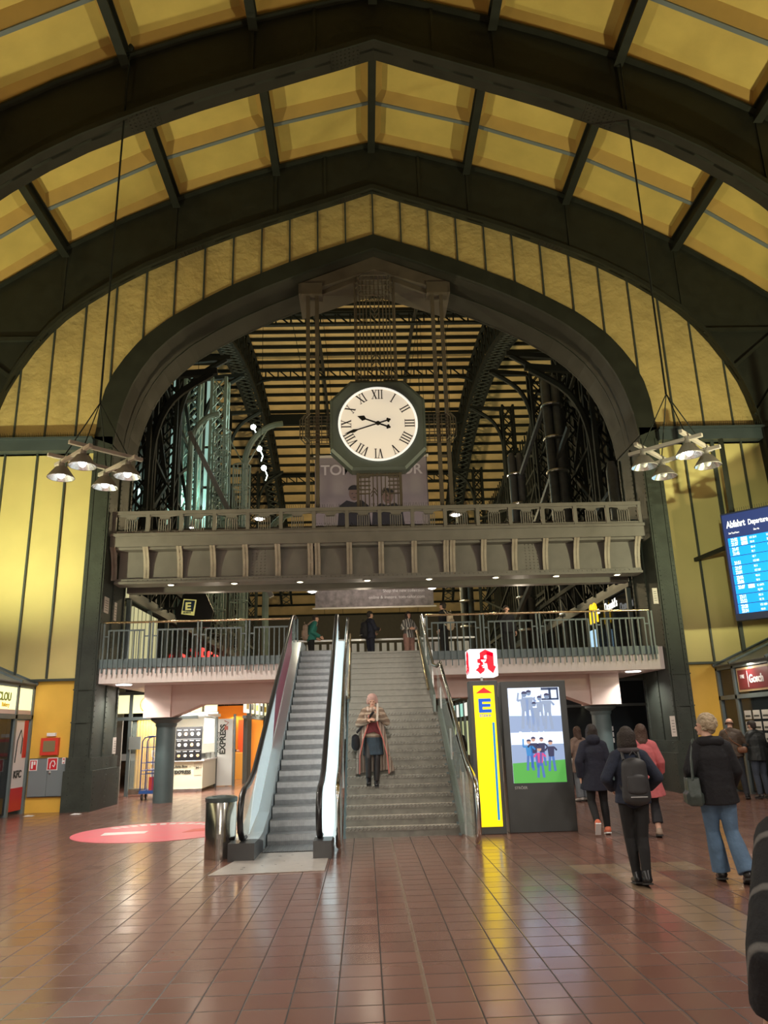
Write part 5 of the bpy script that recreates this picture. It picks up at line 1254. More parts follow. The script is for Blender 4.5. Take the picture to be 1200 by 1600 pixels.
# notices on the pillars
for a, lab in (((-6.845, 20.35, 4.9, .35, .42), 'pale framed notice high on the inner face of the left pillar'), ((-6.845, 21.1, 4.8, .2, .5), 'narrow white notice beside the framed one high on the left pillar'), ((-6.70, 21.35, 1.3, .22, .42), 'white vertical notice low on the left pillar')):
    x, y, z, wd, h = a; t = thing('notice', lab, 'notice', (x, y, z)); B(x-.01, x+.012, y-wd/2, y+wd/2, z, z+h).build('sheet', mat('notice_paper', (.62, .55, .5), .6), t)
    q = MB()
    for k in range(5): q.box(x+.012, x+.014, y-wd*.35, y+wd*.35, z+h*(.15+.15*k), z+h*(.15+.15*k)+.012)
    q.build('printed_lines', ASIA, t)
for a, lab in (((7.68, 19.86, 4.72, .13, .42), 'cream vertical notice high on the right pillar'), ((7.72, 19.86, 1.35, .13, .50), 'white vertical notice low on the right pillar')):
    x, y, z, wd, h = a; t = thing('notice', lab, 'notice', (x, y, z)); B(x, x+wd, y-.012, y, z, z+h).build('sheet', MATS['notice_paper'], t)
    q = MB()
    for k in range(5): q.box(x+.03, x+wd-.03, y-.015, y-.012, z+h*(.2+.14*k), z+h*(.2+.14*k)+.012)
    q.build('printed_lines', ASIA, t)

# ============================================================ DEPARTURE BOARD
ddx, ddy = (9.72-8.9), (17.22-18.0); dl = math.hypot(ddx, ddy); ddx /= dl; ddy /= dl
DB = thing('departure_board', 'large blue illuminated departure board angled on the right', 'board', (8.9, 18.0, 4.0))
nx_, ny_ = ddy, -ddx            # normal facing the hall
DW = 3.1
def DP(u, z, h=0): return (8.9+ddx*u+nx_*h, 18.0+ddy*u+ny_*h, z)
def dbox(u0, u1, z0, z1, h0, h1, name, m_, par=DB):
    q = MB(); q.poly([DP(u0, z0, h0), DP(u1, z0, h0), DP(u1, z1, h0), DP(u0, z1, h0)], Vector(DP(0, 0, h1))-Vector(DP(0, 0, h0))); return q.build(name, m_, par)
NAVY = emis('board_navy', (.015, .03, .14), .8); CY = emis('board_blue', (.0, .30, .88), 1.0); WB = emis('board_white', (1, 1, 1), 1.2)
dbox(0, DW, 3.98, 6.62, -.25, 0, 'casing', mat('board_case', (.015, .02, .05), .4))
dbox(.03, DW-.03, 4.14, 6.58, 0, .012, 'screen', NAVY)
bz = math.atan2(ddy, ddx)
def dt(s, size, u, z, b=.0): text(s, size, WB, DB, DP(u, z, .03), rz=bz, ext=.002, bold=b, xs=.60)
dt('Abfahrt', .235, .12, 6.24, .006); dt('Departure / Départ', .18, .62, 6.24, .003); dt('Zeit Time/Heure', .06, .14, 6.08); dt('Über Via', .06, .72, 6.08)
rows = [('21:32', 'ICE 2514', 'Hannover', 1), ('21:37', 'RB 81', 'Bargteheide', 1), ('21:41', 'RB 41', 'Bremen', 0), ('21:46', 'RE 7', 'Flensburg', 0), ('', 'RE 7', 'Kiel', 0), ('21:51', 'ICE 885', 'Rostock', 0), ('21:57', 'RE 3', 'Uelzen', 0), ('22:01', 'ICE 587', 'Würzburg', 0), ('22:06', 'RB 61', 'Itzehoe', 0), ('22:06', 'RE 8', 'Lübeck', 0), ('22:07', 'IC 60471', 'Wien', 1), ('', 'NJ 471', 'Zürich', 0), ('22:11', 'RB 31', 'Lüneburg', 0), ('22:22', 'RE 70', 'Kiel', 0), ('22:28', 'ICE 1089', 'Berlin', 0), ('22:34', 'RB 81', 'Ahrensburg', 0)]
zt = 5.98
for k in range(8):
    z1 = zt-k*.232; dbox(.10, DW-.1, z1-.215, z1, .012, .02, 'row_band', CY)
    for j in range(2):
        tm, trn, dst, hl = rows[k*2+j]; zz = z1-.095-.105*j
        if tm: dt(tm, .115, .17, zz, .003)
        if hl: dbox(.40, .54, zz-.01, zz+.075, .02, .026, 'delay_field', WB)
        dt(trn, .07, .60, zz+.01); dt(dst, .085, .98, zz+.01)
dbox(.2, .3, 6.62, 8.6, -.2, -.1, 'hanger', STEEL); dbox(2.6, 2.7, 6.62, 8.2, -.2, -.1, 'hanger', STEEL)
q = MB(); q.bar(DP(.25, 5.9, -.25), (9.0, 19.95, 5.9), .08, .1); q.bar(DP(2.6, 5.9, -.25), (11.2, 19.5, 5.9), .08, .1); q.build('wall_arm', STEEL, DB)
q = MB()
for i in range(60): p = DP(i*.051, 6.62, -.05); q.bar(p, (p[0], p[1], 6.72), .006, .006)
q.build('bird_spikes', STEEL, DB, kind='stuff')

# ============================================================ PENDANT LAMPS
SHO = mat('lamp_shade_grey', (.20, .18, .165), .5); SHI = mat('lamp_reflector', (.85, .85, .85), .22, metal=.9); BEAM = mat('pendant_beam', (.40, .35, .32), .5)
def pendant(px, lit, lab):
    z0 = 6.95; Y = 14.6
    t = thing('pendant_lamp', lab, 'lamp', (px, Y, z0))
    MB().tube([(px+.02, Y, 17.6), (px, Y, 8.35)], .022, 6).build('cable', LATT, t)
    q = MB(); q.lathe((px+.02, Y), [(.06, 17.45), (.10, 17.5), (.10, 17.6), (.04, 17.7)], 12); q.build('cable_anchor', LATT, t)
    S = .66; cs = [(-S, 0), (0, -S), (S, 0), (0, S)]
    for i, c in enumerate(cs):
        MB().tube([(px, Y, 8.35), (px+c[0]*.98, Y+c[1]*.98, z0+.22)], .012, 6).build('stay', LATT, t)
    for i in range(4):
        a, b = Vector((*cs[i], 0)), Vector((*cs[(i+1) % 4], 0)); d = (b-a).normalized()
        p0 = Vector((px, Y, z0+.16+(.05 if i % 2 else -.03)))+a-d*.30; p1 = Vector((px, Y, z0+.16+(.05 if i % 2 else -.03)))+b+d*.30
        MB().bar(p0, p1, .075, .075).build('beam', BEAM, t, bevel=.005)
    for i, c in enumerate(cs):
        x, y = px+c[0], Y+c[1]; zb = z0-.22
        r = MB().lathe((x, y), [(.262, zb), (.268, zb+.01), (.12, zb+.22), (.06, zb+.25), (.055, zb+.34)], 28, cap=False).build('shade', SHO, t, smooth=True)
        MB().lathe((x, y), [(.255, zb+.004), (.11, zb+.20), (.02, zb+.22)], 28, cap=False).build('reflector', SHI, r, smooth=True)
        MB().lathe((x, y), [(.05, zb+.30), (.05, zb+.40), (.03, zb+.42)], 12).build('lamp_holder', CHROME2, r)
        on = i in lit
        MB().ell((x, y, zb+.09), .075, .075, .10, 14, 8).build('bulb', emis('bulb_warm_white', (1.0, .95, .90), 22) if on else mat('bulb_off', (.6, .6, .6), .2), r, smooth=True)
        if on: light('pendant_bulb', 'SPOT', (x, y, zb-.03), 330, (1.0, .92, .82), .07, (x, y, 0), 158, .5)
    return t
pendant(-5.34, (0, 1, 2, 3), 'pendant of four conical lamps on crossed beams hanging on the left, all lit')
pendant(6.47, (1,), 'pendant of four conical lamps on crossed beams hanging on the right, one lit')
#PART3
# ============================================================ PEOPLE
def remesh(mb, name, m_, parent, vox=.012, smooth=3, label=None, dec=None):
    me = mb.mesh(name, m_); o = bpy.data.objects.new(name, me); COL.objects.link(o)
    r = o.modifiers.new('r', 'REMESH'); r.mode = 'VOXEL'; r.voxel_size = vox; r.use_smooth_shade = True
    s = o.modifiers.new('s', 'SMOOTH'); s.iterations = smooth; s.factor = .5
    me2 = eval_mesh(o); bpy.data.objects.remove(o)
    me2.materials.clear(); me2.materials.append(m_)
    for p in me2.polygons: p.use_smooth = True
    ob = bpy.data.objects.new(name, me2); COL.objects.link(ob); ob.parent = parent
    return props(ob, label)
def V3(a): return Vector(a)
def cloth(name, col, rough=.85, bump=.35, stripes=None):
    m = mat(name, col, rough, noise=.15, nscale=9, bump=bump, bscale=14)
    if stripes and 'striped' not in m:
        nt = m.node_tree; N = nt.nodes; L = nt.links; tc = N.new('ShaderNodeTexCoord'); wv = N.new('ShaderNodeTexWave'); wv.wave_type = 'BANDS'; wv.bands_direction = stripes[0]; wv.inputs['Scale'].default_value = stripes[1]; wv.inputs['Distortion'].default_value = stripes[2]
        L.new(tc.outputs['Object'], wv.inputs['Vector']); rp = N.new('ShaderNodeValToRGB'); rp.color_ramp.interpolation = 'EASE'
        e = rp.color_ramp.elements; e[0].position = stripes[3]; e[0].color = (*col, 1); e[1].position = min(1, stripes[3]+.12); e[1].color = (*stripes[4], 1)
        L.new(wv.outputs['Fac'], rp.inputs[0]); L.new(rp.outputs[0], N['Principled BSDF'].inputs['Base Color']); m['striped'] = 1
    return m
# standing skeleton, metres, 1.70 tall, facing +Y
BASE = dict(pel=(0, 0, .95), waist=(0, .0, 1.09), chest=(0, .0, 1.27), neck=(0, -.01, 1.44), head=(0, .015, 1.58),
            hL=(-.085, 0, .92), kL=(-.095, .02, .50), aL=(-.10, -.03, .085), hR=(.085, 0, .92), kR=(.095, .02, .50), aR=(.10, -.03, .085),
            sL=(-.148, -.01, 1.365), eL=(-.215, -.04, 1.11), wL=(-.235, .04, .88), sR=(.148, -.01, 1.365), eR=(.215, -.04, 1.11), wR=(.235, .04, .88),
            tL=(0, .16, -.055), tR=(0, .16, -.055), look=(0, 1, 0))
def person(label, loc, face, H, pose, wear, vox=.010, curl=.5):
    root = thing('person', label, 'person', (0, 0, 0))
    J = {k: V3(v) for k, v in {**BASE, **pose}.items()}; wf = wear.get('width', 1.0)
    skin = wear.get('skin', SKIN)
    b = MB()
    b.cap(J['pel']+V3((-.05, 0, 0)), .10*wf, J['pel']+V3((.05, 0, 0)), .10*wf, 1, 1)
    b.cap(J['pel'], .125*wf, J['waist'], .11*wf, 1.12, .82); b.cap(J['waist'], .112*wf, J['chest'], .135*wf, 1.12, .80); b.cap(J['chest'], .13*wf, (J['sL']+J['sR'])/2+V3((0, 0, -.03)), .10, 1.2, .8)
    b.cap(J['sL'], .052, J['sR'], .052, ref=(0, 1, 0)); b.cap((J['sL']+J['sR'])/2, .065, J['head']+V3((0, -.01, -.06)), .050)
    lk = J['look'].normalized(); sd = lk.cross(V3((0, 0, 1))).normalized(); h = J['head']; up_ = sd.cross(lk).normalized()
    # head: cranium, face, jaw, nose, ears
    def hp(a, f, u): return h+sd*a+lk*f+up_*u
    b.cap(hp(0, -.015, .035), .076, hp(0, .012, .02), .072, 1, 1.05, ref=sd); b.cap(hp(0, .02, .02), .066, hp(0, .038, -.062), .040, 1, .9, ref=sd)
    b.cap(hp(0, .078, .012), .009, hp(0, .100, -.020), .014); b.cap(hp(-.014, .086, -.024), .008, hp(.014, .086, -.024), .008)
    b.cap(hp(-.03, .074, .022), .012, hp(.03, .074, .022), .012); b.cap(hp(0, .07, -.075), .017, hp(0, .072, -.08), .016); b.cap(hp(-.016, .078, -.045), .008, hp(.016, .078, -.045), .008)
    for s in (-1, 1): b.cap(hp(s*.076, -.008, .012), .012, hp(s*.078, -.012, -.018), .009)
    for s, K in ((-1, 'L'), (1, 'R')):
        hq, kq, aq = J['h'+K], J['k'+K], J['a'+K]
        b.cap(hq, .088*wf, kq, .054); mid = kq.lerp(aq, .32); b.cap(kq, .052, mid+V3((0, -.012, 0)), .055); b.cap(mid+V3((0, -.012, 0)), .055, aq, .036)
        toe = aq+J['t'+K]; heel = aq-J['t'+K].normalized()*.045+V3((0, 0, -.035)); b.cap(heel, .034, toe, .028, 1.2, .9); b.cap(aq, .036, heel, .03)
        sq, eq, wq = J['s'+K], J['e'+K], J['w'+K]
        b.cap(sq, .052, eq, .041); b.cap(eq, .041, wq, .027)
        # hand: palm, four fingers, thumb
        d = J.get('hd'+K, (wq-eq)); d = d.normalized(); n_ = V3(J.get('pn'+K, (-s, 0, 0))); n_ = (n_-d*n_.dot(d)).normalized(); a_ = d.cross(n_)
        b.cap(wq, .026, wq+d*.035, .03, 1.1, .7, ref=a_); b.cap(wq+d*.03, .034, wq+d*.08, .036, 1.15, .48, ref=a_)
        cu = pose.get('curl'+K, curl)
        fw = 1 if a_.y >= 0 else -1
        for q in range(4):
            off = (q-1.5)*.0195; L1 = (.040, .047, .044, .034)[q if fw < 0 else 3-q]; p0 = wq+d*.085+a_*off
            p1 = p0+(d*math.cos(cu)+n_*math.sin(cu))*L1; p2 = p1+(d*math.cos(cu*2.1)+n_*math.sin(cu*2.1))*L1*.8
            b.cap(p0, .0095, p1, .0085, n=8); b.cap(p1, .0085, p2, .007, n=8)
        tb = wq+d*.03+a_*fw*.028; t1 = tb+(d*.7+a_*fw*.7+n_*.35).normalized()*.04; t2 = t1+(d*.9+a_*fw*.2+n_*.4).normalized()*.03
        b.cap(tb, .012, t1, .010, n=8); b.cap(t1, .010, t2, .008, n=8)
    body = remesh(b, 'body', skin, root, min(vox, .0085), 2)
    ey = MB()
    for s in (-1, 1):
        MB().ell(hp(s*.030, .081, .008), .011, .007, .007, 8, 6).build('eye', mat('eye_dark', (.05, .035, .03), .2), body)
    MB().cap(hp(-.016, .0865, -.045), .005, hp(.016, .0865, -.045), .005, n=8).build('lips', mat('lips', (.45, .14, .12), .5), body)
    for s in (-1, 1): MB().cap(hp(s*.018, .085, .026), .0035, hp(s*.042, .080, .028), .003, n=6).build('eyebrow', wear.get('hair_mat', MATS.get('eye_dark')), body)
    # trousers
    if wear.get('legs'):
        g = MB(); fl = wear.get('flare', 0); add = max(.008, wear.get('leg_add', .012))
        g.cap(J['pel']+V3((-.05, 0, 0)), .115*wf, J['pel']+V3((.05, 0, 0)), .115*wf); g.cap(J['pel'], .125*wf, J['waist'], .118*wf, 1.12, .85, flat1=True)
        for K in 'LR':
            hq, kq, aq = J['h'+K], J['k'+K], J['a'+K]; end = aq.lerp(kq, wear.get('hem', .02))
            g.cap(hq, .088*wf+add, kq, .056+add); mid = kq.lerp(aq, .35)+V3((0, -.01, 0)); g.cap(kq, .056+add, mid, .056+add+fl*.35); g.cap(mid, .056+add+fl*.35, end, .042+add+fl, flat1=True)
        remesh(g, wear.get('legs_name', 'trousers'), wear['legs'], root, vox, 3)
    if wear.get('top'):
        c = MB(); ad = wear.get('top_add', .022); hem = wear.get('top_hem', .86); hw = wear.get('hem_w', .15)
        c.cap(J['waist']+V3((0, 0, -.05)), .125*wf+ad, J['chest'], .135*wf+ad, 1.12, .86)
        c.cap(J['chest'], .13*wf+ad, (J['sL']+J['sR'])/2+V3((0, 0, -.02)), .085+ad*.7, 1.15, .85)
        for K in 'LR': c.cap(J['s'+K], .054+ad*.75, J['neck']+V3((0, 0, -.015)), .06+ad*.4)
        c.cap(J['waist'], .13*wf+ad, J['pel'], .135*wf+ad, 1.15, .9)
        foot = ((J['kL']+J['kR'])/2); pe = J['pel']
        f = (pe.z-hem)/max(pe.z-foot.z, .1); hc = pe.lerp(V3((foot.x, foot.y, foot.z)), max(0, f)); hc.z = hem
        hs = wear.get('hem_shift'); 
        if hs: hc = hc+V3(hs)
        if hem < pe.z: c.cap(pe, .14*wf+ad, hc, hw+ad, 1.12, wear.get('hem_d', .92), flat1=True)
        for K in 'LR':
            sq, eq, wq = J['s'+K], J['e'+K], J['w'+K]
            c.cap(sq, .054+ad*.7, eq, .045+ad*.62); c.cap(eq, .045+ad*.62, wq.lerp(eq, .04), .034+ad*.62, flat1=True)
        if wear.get('collar', True): c.cap(J['neck']+V3((0, 0, -.04)), .085, J['neck']+V3((0, 0, .035)), .078, flat1=True)
        if wear.get('hood'): c.ell(J['neck']+V3((0, -.07, .02)), .12, .075, .085)
        remesh(c, wear.get('top_name', 'jacket'), wear['top'], root, vox, 3)
    if wear.get('scarf'):
        c = MB(); nk = J['neck']
        c.tube([(nk.x+.105*math.cos(a*PI/8), nk.y+.01+.10*math.sin(a*PI/8), nk.z-.03+.015*math.sin(a*1.7)) for a in range(16)], .047, 8, True)
        remesh(c, 'scarf', wear['scarf'], root, vox, 2)
    # shoes
    for K in 'LR':
        aq = J['a'+K]; t_ = J['t'+K]; toe = aq+t_; heel = aq-t_.normalized()*.05+V3((0, 0, -.04))
        sh = MB(); sh.cap(heel+V3((0, 0, .01)), .044, toe, .037, 1.15, .9); sh.cap(aq+V3((0, 0, wear.get('boot', .02))), .052, heel+V3((0, 0, .01)), .044, flat0=True)
        so = remesh(sh, 'shoe', wear.get('shoe', BLACK), root, .009, 2)
        dn = V3((0, t_.z, -t_.y)).normalized(); p0 = heel+dn*.036; p1 = toe+dn*.030
        MB().bar(p0-t_.normalized()*.03, p1+t_.normalized()*.03, .085, .02, up=-dn).build('sole', wear.get('sole', mat('sole_dark', (.03, .028, .026), .8)), so)
    # hair
    hm = wear.get('hair_mat', mat('hair_dark', (.025, .017, .013), .6, bump=.5, bscale=60)); st = wear.get('hair', 'short'); q = MB()
    if st != 'bald':
        q.cap(hp(0, -.025, .052), .084, hp(0, .005, .050), .078, ref=sd); q.cap(hp(0, -.045, .03), .078, hp(0, -.05, -.025), .062, ref=sd)
        if st == 'long':
            q.cap(hp(0, -.045, .0), .085, hp(0, -.065, -.15), .085, 1.05, .62, ref=sd); q.cap(hp(0, -.065, -.14), .08, hp(0, -.07, -.28), .05, 1.2, .55, ref=sd)
            for s in (-1, 1): q.cap(hp(s*.068, .0, .03), .03, hp(s*.075, -.02, -.14), .032)
        if st == 'bob':
            q.cap(hp(0, -.04, .03), .092, hp(0, -.04, -.07), .09, 1.1, .9, ref=sd)
            for s in (-1, 1): q.cap(hp(s*.07, .01, .04), .03, hp(s*.08, -.01, -.09), .038)
        if st == 'curly':
            rnd = random.Random(3)
            for i in range(150):
                th = rnd.uniform(0, 2*PI); ph = rnd.uniform(-.7, 1.45); r_ = .098
                f = math.cos(ph)*math.cos(th)
                if f > .45 and ph < .75: continue
                c_ = hp(r_*math.cos(ph)*math.sin(th), -.025+r_*f, .035+r_*math.sin(ph)); q.ell(c_, .022, .022, .022, 6, 5)
    else:
        q.tube([hp(.08*math.sin(a), -.01-.08*math.cos(a), -.005) for a in [x*.2-1.5 for x in range(16)]], .02, 6)
    remesh(q, 'hair', hm, root, .008 if st == 'curly' else .009, 1)
    if wear.get('extra'): wear['extra'](root, J, hp)
    s = H/1.70; root.scale = (s, s, s); root.rotation_euler = (0, 0, face); root.location = loc
    return root
BLKC = cloth('black_wool', (.010, .010, .013)); NAVYC = cloth('navy_jacket', (.018, .024, .045)); BLKT = cloth('black_trousers', (.012, .012, .013), bump=.2)
JEAN = cloth('blue_denim', (.10, .17, .27), .9); PINKC = cloth('pink_wool', (.52, .13, .14)); BROWNQ = cloth('brown_quilt', (.085, .055, .035), .6, stripes=('Z', 9, .3, .72, (.03, .02, .015)))
GREYJ = cloth('faded_jeans', (.16, .18, .20)); BEIGEC = cloth('taupe_coat', (.22, .15, .12)); TEAL = cloth('teal_jacket', (.02, .17, .14), .7); DKBL = cloth('dark_navy_coat', (.012, .014, .028))
ROBE = cloth('striped_wool_coat', (.20, .14, .10), .9, stripes=('Z', 3.2, 2.5, .6, (.42, .33, .25))); ROBE2 = cloth('long_striped_coat', (.20, .14, .11), .9, stripes=('X', 5.5, 1.2, .62, (.40, .33, .27))); HAIRB = mat('hair_dark', (.025, .017, .013), .6, bump=.5, bscale=60)
HAIRBR = mat('hair_brown', (.07, .035, .022), .5, bump=.5, bscale=60); HAIRC = mat('hair_curly_blond', (.42, .33, .22), .7, bump=.5, bscale=60); HAIRG = mat('hair_grey_pink', (.55, .36, .30), .8, bump=.6, bscale=50)
def bag_backpack(m_, rim=True):
    def f(root, J, hp):
        c = (J['chest']+J['pel'])/2+V3((0, -.21, .03))
        q = MB(); q.cap(c+V3((0, 0, -.20)), .12, c+V3((0, 0, .15)), .105, 1.35, .75); bpk = remesh(q, 'backpack', m_, root, .012, 3)
        q = MB(); q.cap(c+V3((0, -.075, -.13)), .075, c+V3((0, -.07, .02)), .07, 1.5, .5); remesh(q, 'front_pocket', m_, bpk, .012, 2)
        B(c.x-.09, c.x+.09, c.y-.125, c.y-.118, c.z-.19, c.z-.18).build('reflective_strip', mat('reflective', (.5, .5, .5), .4), bpk)
        MB().tube([c+V3((-.04, -.03, .25)), c+V3((0, -.03, .30)), c+V3((.04, -.03, .25))], .009, 6).build('handle', m_, bpk)
        for s in (-1, 1): MB().tube(smoothp([c+V3((s*.09, .06, .2)), J['sR' if s > 0 else 'sL']+V3((-s*.06, -.02, .085)), J['sR' if s > 0 else 'sL']+V3((-s*.05, .10, 0)), c+V3((s*.15, .2, -.0)), c+V3((s*.12, .06, -.15))]), .018, 6).build('strap', m_, bpk)
    return f
def wbag(root, J, hp):
    # shoulder bag on the left
    LG = mat('green_grey_leather', (.055, .072, .065), .35, noise=.2, nscale=8, bump=.2)
    c = V3((-.245, -.02, .93)); q = MB(); q.poly([c+V3((-.06, -.13, .13)), c+V3((-.06, .13, .13)), c+V3((-.06, .17, -.06)), c+V3((-.06, .15, -.16)), c+V3((-.06, -.15, -.16)), c+V3((-.06, -.17, -.06))], (.13, 0, 0)); q.poly([c+V3((-.085, -.14, -.03)), c+V3((-.085, .14, -.03)), c+V3((-.085, .13, -.14)), c+V3((-.085, -.13, -.14))], (.18, 0, 0))
    bg = remesh(q, 'shoulder_bag', LG, root, .011, 9)
    MB().tube(smoothp([c+V3((0, -.13, .1)), c+V3((.02, -.07, .33)), J['sL']+V3((-.02, .0, .085)), c+V3((.02, .09, .33)), c+V3((0, .13, .1))]), .016, 6).build('strap', LG, bg)
    # fur hood hint
    q = MB(); q.cap(J['neck']+V3((-.09, -.05, -.01)), .055, J['neck']+V3((.09, -.05, -.01)), .055); remesh(q, 'collar', BLKC, root, .011, 2)
# woman in black coat and flared jeans, seen from behind, head turned left
person('curly blond person in black coat and flared blue jeans looking left, green bag on shoulder', (3.92, 9.0, 0), math.radians(-14), 1.76,
       dict(hL=(-.085, 0, .92), kL=(-.075, .10, .50), aL=(-.04, .10, .085), kR=(.10, .02, .50), aR=(.17, -.16, .115), tR=(.01, .14, -.075), look=(-.93, .32, .03), head=(-.02, .03, 1.585),
            eL=(-.26, -.06, 1.13), wL=(-.22, .16, .98), eR=(.24, .01, 1.12), wR=(.20, .17, .95)),
       dict(legs=JEAN, flare=.035, leg_add=.018, top=BLKC, top_name='coat', top_hem=.80, hem_w=.175, top_add=.032, hair='curly', hair_mat=HAIRC, shoe=mat('black_boot', (.012, .011, .012), .3), extra=wbag, width=1.08), vox=.009)
def hoodie(root, J, hp):
    bag_backpack(mat('charcoal_nylon', (.035, .035, .038), .55, noise=.15, nscale=10))(root, J, hp)
    q = MB(); q.tube([(J['neck'].x+.10*math.cos(a*PI/6), J['neck'].y+.095*math.sin(a*PI/6), J['neck'].z+.0) for a in range(12)], .035, 8, True); remesh(q, 'scarf', cloth('grey_scarf', (.06, .05, .055)), root, .01, 2)
person('person in navy jacket and black trousers carrying a charcoal backpack, walking away', (2.97, 9.0, 0), math.radians(-6), 1.66,
       dict(kL=(-.07, .06, .50), aL=(-.035, .05, .085), kR=(.06, .0, .50), aR=(.035, -.10, .10), eL=(-.29, -.06, 1.14), wL=(-.20, .12, 1.02), eR=(.29, -.05, 1.14), wR=(.22, .12, 1.02)),
       dict(legs=BLKT, leg_add=.004, top=NAVYC, top_hem=.87, hem_w=.15, top_add=.035, hair='bob', hair_mat=HAIRB, extra=hoodie, boot=.06), vox=.009)
person('hooded person in long black coat and leggings walking away, white and orange trainers', (3.72, 13.0, 0), math.radians(-8), 1.70,
       dict(kL=(-.10, .05, .50), aL=(-.07, -.22, .20), tL=(0, .08, -.13), kR=(.10, .08, .50), aR=(.12, .08, .085), eL=(-.26, -.06, 1.12), wL=(-.24, .02, .87)),
       dict(legs=BLKT, leg_add=.0, top=DKBL, top_name='coat', top_hem=.70, hem_w=.20, top_add=.035, hair='long', hair_mat=HAIRB, hood=True, shoe=mat('orange_trainer', (.65, .16, .08), .6), sole=WHITEP))
person('long haired person in a pink coat walking away beside the backpack carrier', (4.40, 12.6, 0), math.radians(-12), 1.68,
       dict(kL=(-.09, .04, .50), aL=(-.10, .02, .085), kR=(.10, .10, .50), aR=(.10, -.06, .09), eR=(.25, -.03, 1.12), wR=(.26, .10, .95)),
       dict(legs=cloth('charcoal_trousers', (.02, .02, .024)), flare=.03, hem=.28, top=PINKC, top_name='coat', top_hem=.62, hem_w=.22, top_add=.035, hair='long', hair_mat=HAIRBR, shoe=mat('tan_boot', (.30, .22, .17), .6)))
def crossbag(root, J, hp):
    LB = mat('tan_leather_bag', (.16, .065, .03), .45); c = V3((.20, -.13, 1.02)); q = MB(); q.cap(c+V3((-.06, 0, 0)), .07, c+V3((.07, 0, 0)), .07, 1, .6, ref=(0, 0, 1)); bg = remesh(q, 'crossbody_bag', LB, root, .011, 2)
    MB().tube(smoothp([c+V3((.0, 0, .07)), V3((.02, -.165, 1.22)), J['sL']+V3((.04, -.04, .09)), J['sL']+V3((.05, .12, -.05))]), .012, 6).build('strap', LB, bg)
person('balding person in brown quilted jacket with tan crossbody bag at the newspaper racks', (8.36, 18.0, 0), math.radians(-32), 1.76,
       dict(head=(0, .05, 1.57), look=(.1, 1, -.35), eL=(-.28, .05, 1.14), wL=(-.15, .26, 1.08), eR=(.28, .05, 1.14), wR=(.15, .26, 1.10), kR=(.12, .03, .5), aR=(.16, -.02, .085), aL=(-.12, .03, .085)),
       dict(legs=cloth('dark_trousers', (.02, .022, .028)), top=BROWNQ, top_hem=.88, hem_w=.155, top_add=.04, hair='bald', hair_mat=HAIRBR, extra=crossbag, width=1.1))
def flatcap(root, J, hp):
    q = MB(); q.cap(hp(0, -.03, .085), .088, hp(0, .03, .08), .08, 1.0, .5); q.cap(hp(-.04, .09, .062), .02, hp(.04, .09, .062), .02, 1, .5); remesh(q, 'flat_cap', BLKC, root, .009, 2)
person('person in black jacket and flat cap at the newspaper racks, by the right edge', (8.86, 17.9, 0), math.radians(10), 1.70,
       dict(look=(-.1, 1, -.3), head=(0, .05, 1.56), eL=(-.26, .05, 1.14), wL=(-.14, .26, 1.12), eR=(.26, .05, 1.14), wR=(.14, .26, 1.12)),
       dict(legs=cloth('dark_jeans', (.04, .05, .07)), top=cloth('black_parka', (.012, .015, .015), .6), top_hem=.82, hem_w=.17, top_add=.045, hair='short', extra=flatcap, width=1.1))
def sling(root, J, hp):
    q = MB(); q.cap(V3((-.2, .1, .95)), .07, V3((-.16, .12, .80)), .08, .7, 1.1); bg = remesh(q, 'pale_bag', cloth('pale_canvas', (.55, .5, .46)), root, .012, 2)
    MB().tube([V3((-.19, .1, 1.0)), V3((-.1, .16, 1.25)), V3((.06, .06, 1.44))], .014, 6).build('strap', MATS['pale_canvas'], bg)
person('person in taupe coat and faded jeans half hidden behind the advertising stand', (4.98, 18.6, 0), math.radians(25), 1.66,
       dict(eL=(-.24, .02, 1.13), wL=(-.18, .2, 1.0)), dict(legs=GREYJ, flare=.03, leg_add=.02, top=BEIGEC, top_name='coat', top_hem=.66, hem_w=.19, top_add=.03, hair='long', hair_mat=HAIRBR, shoe=mat('pale_trainer', (.5, .47, .44), .6), extra=sling), vox=.012)
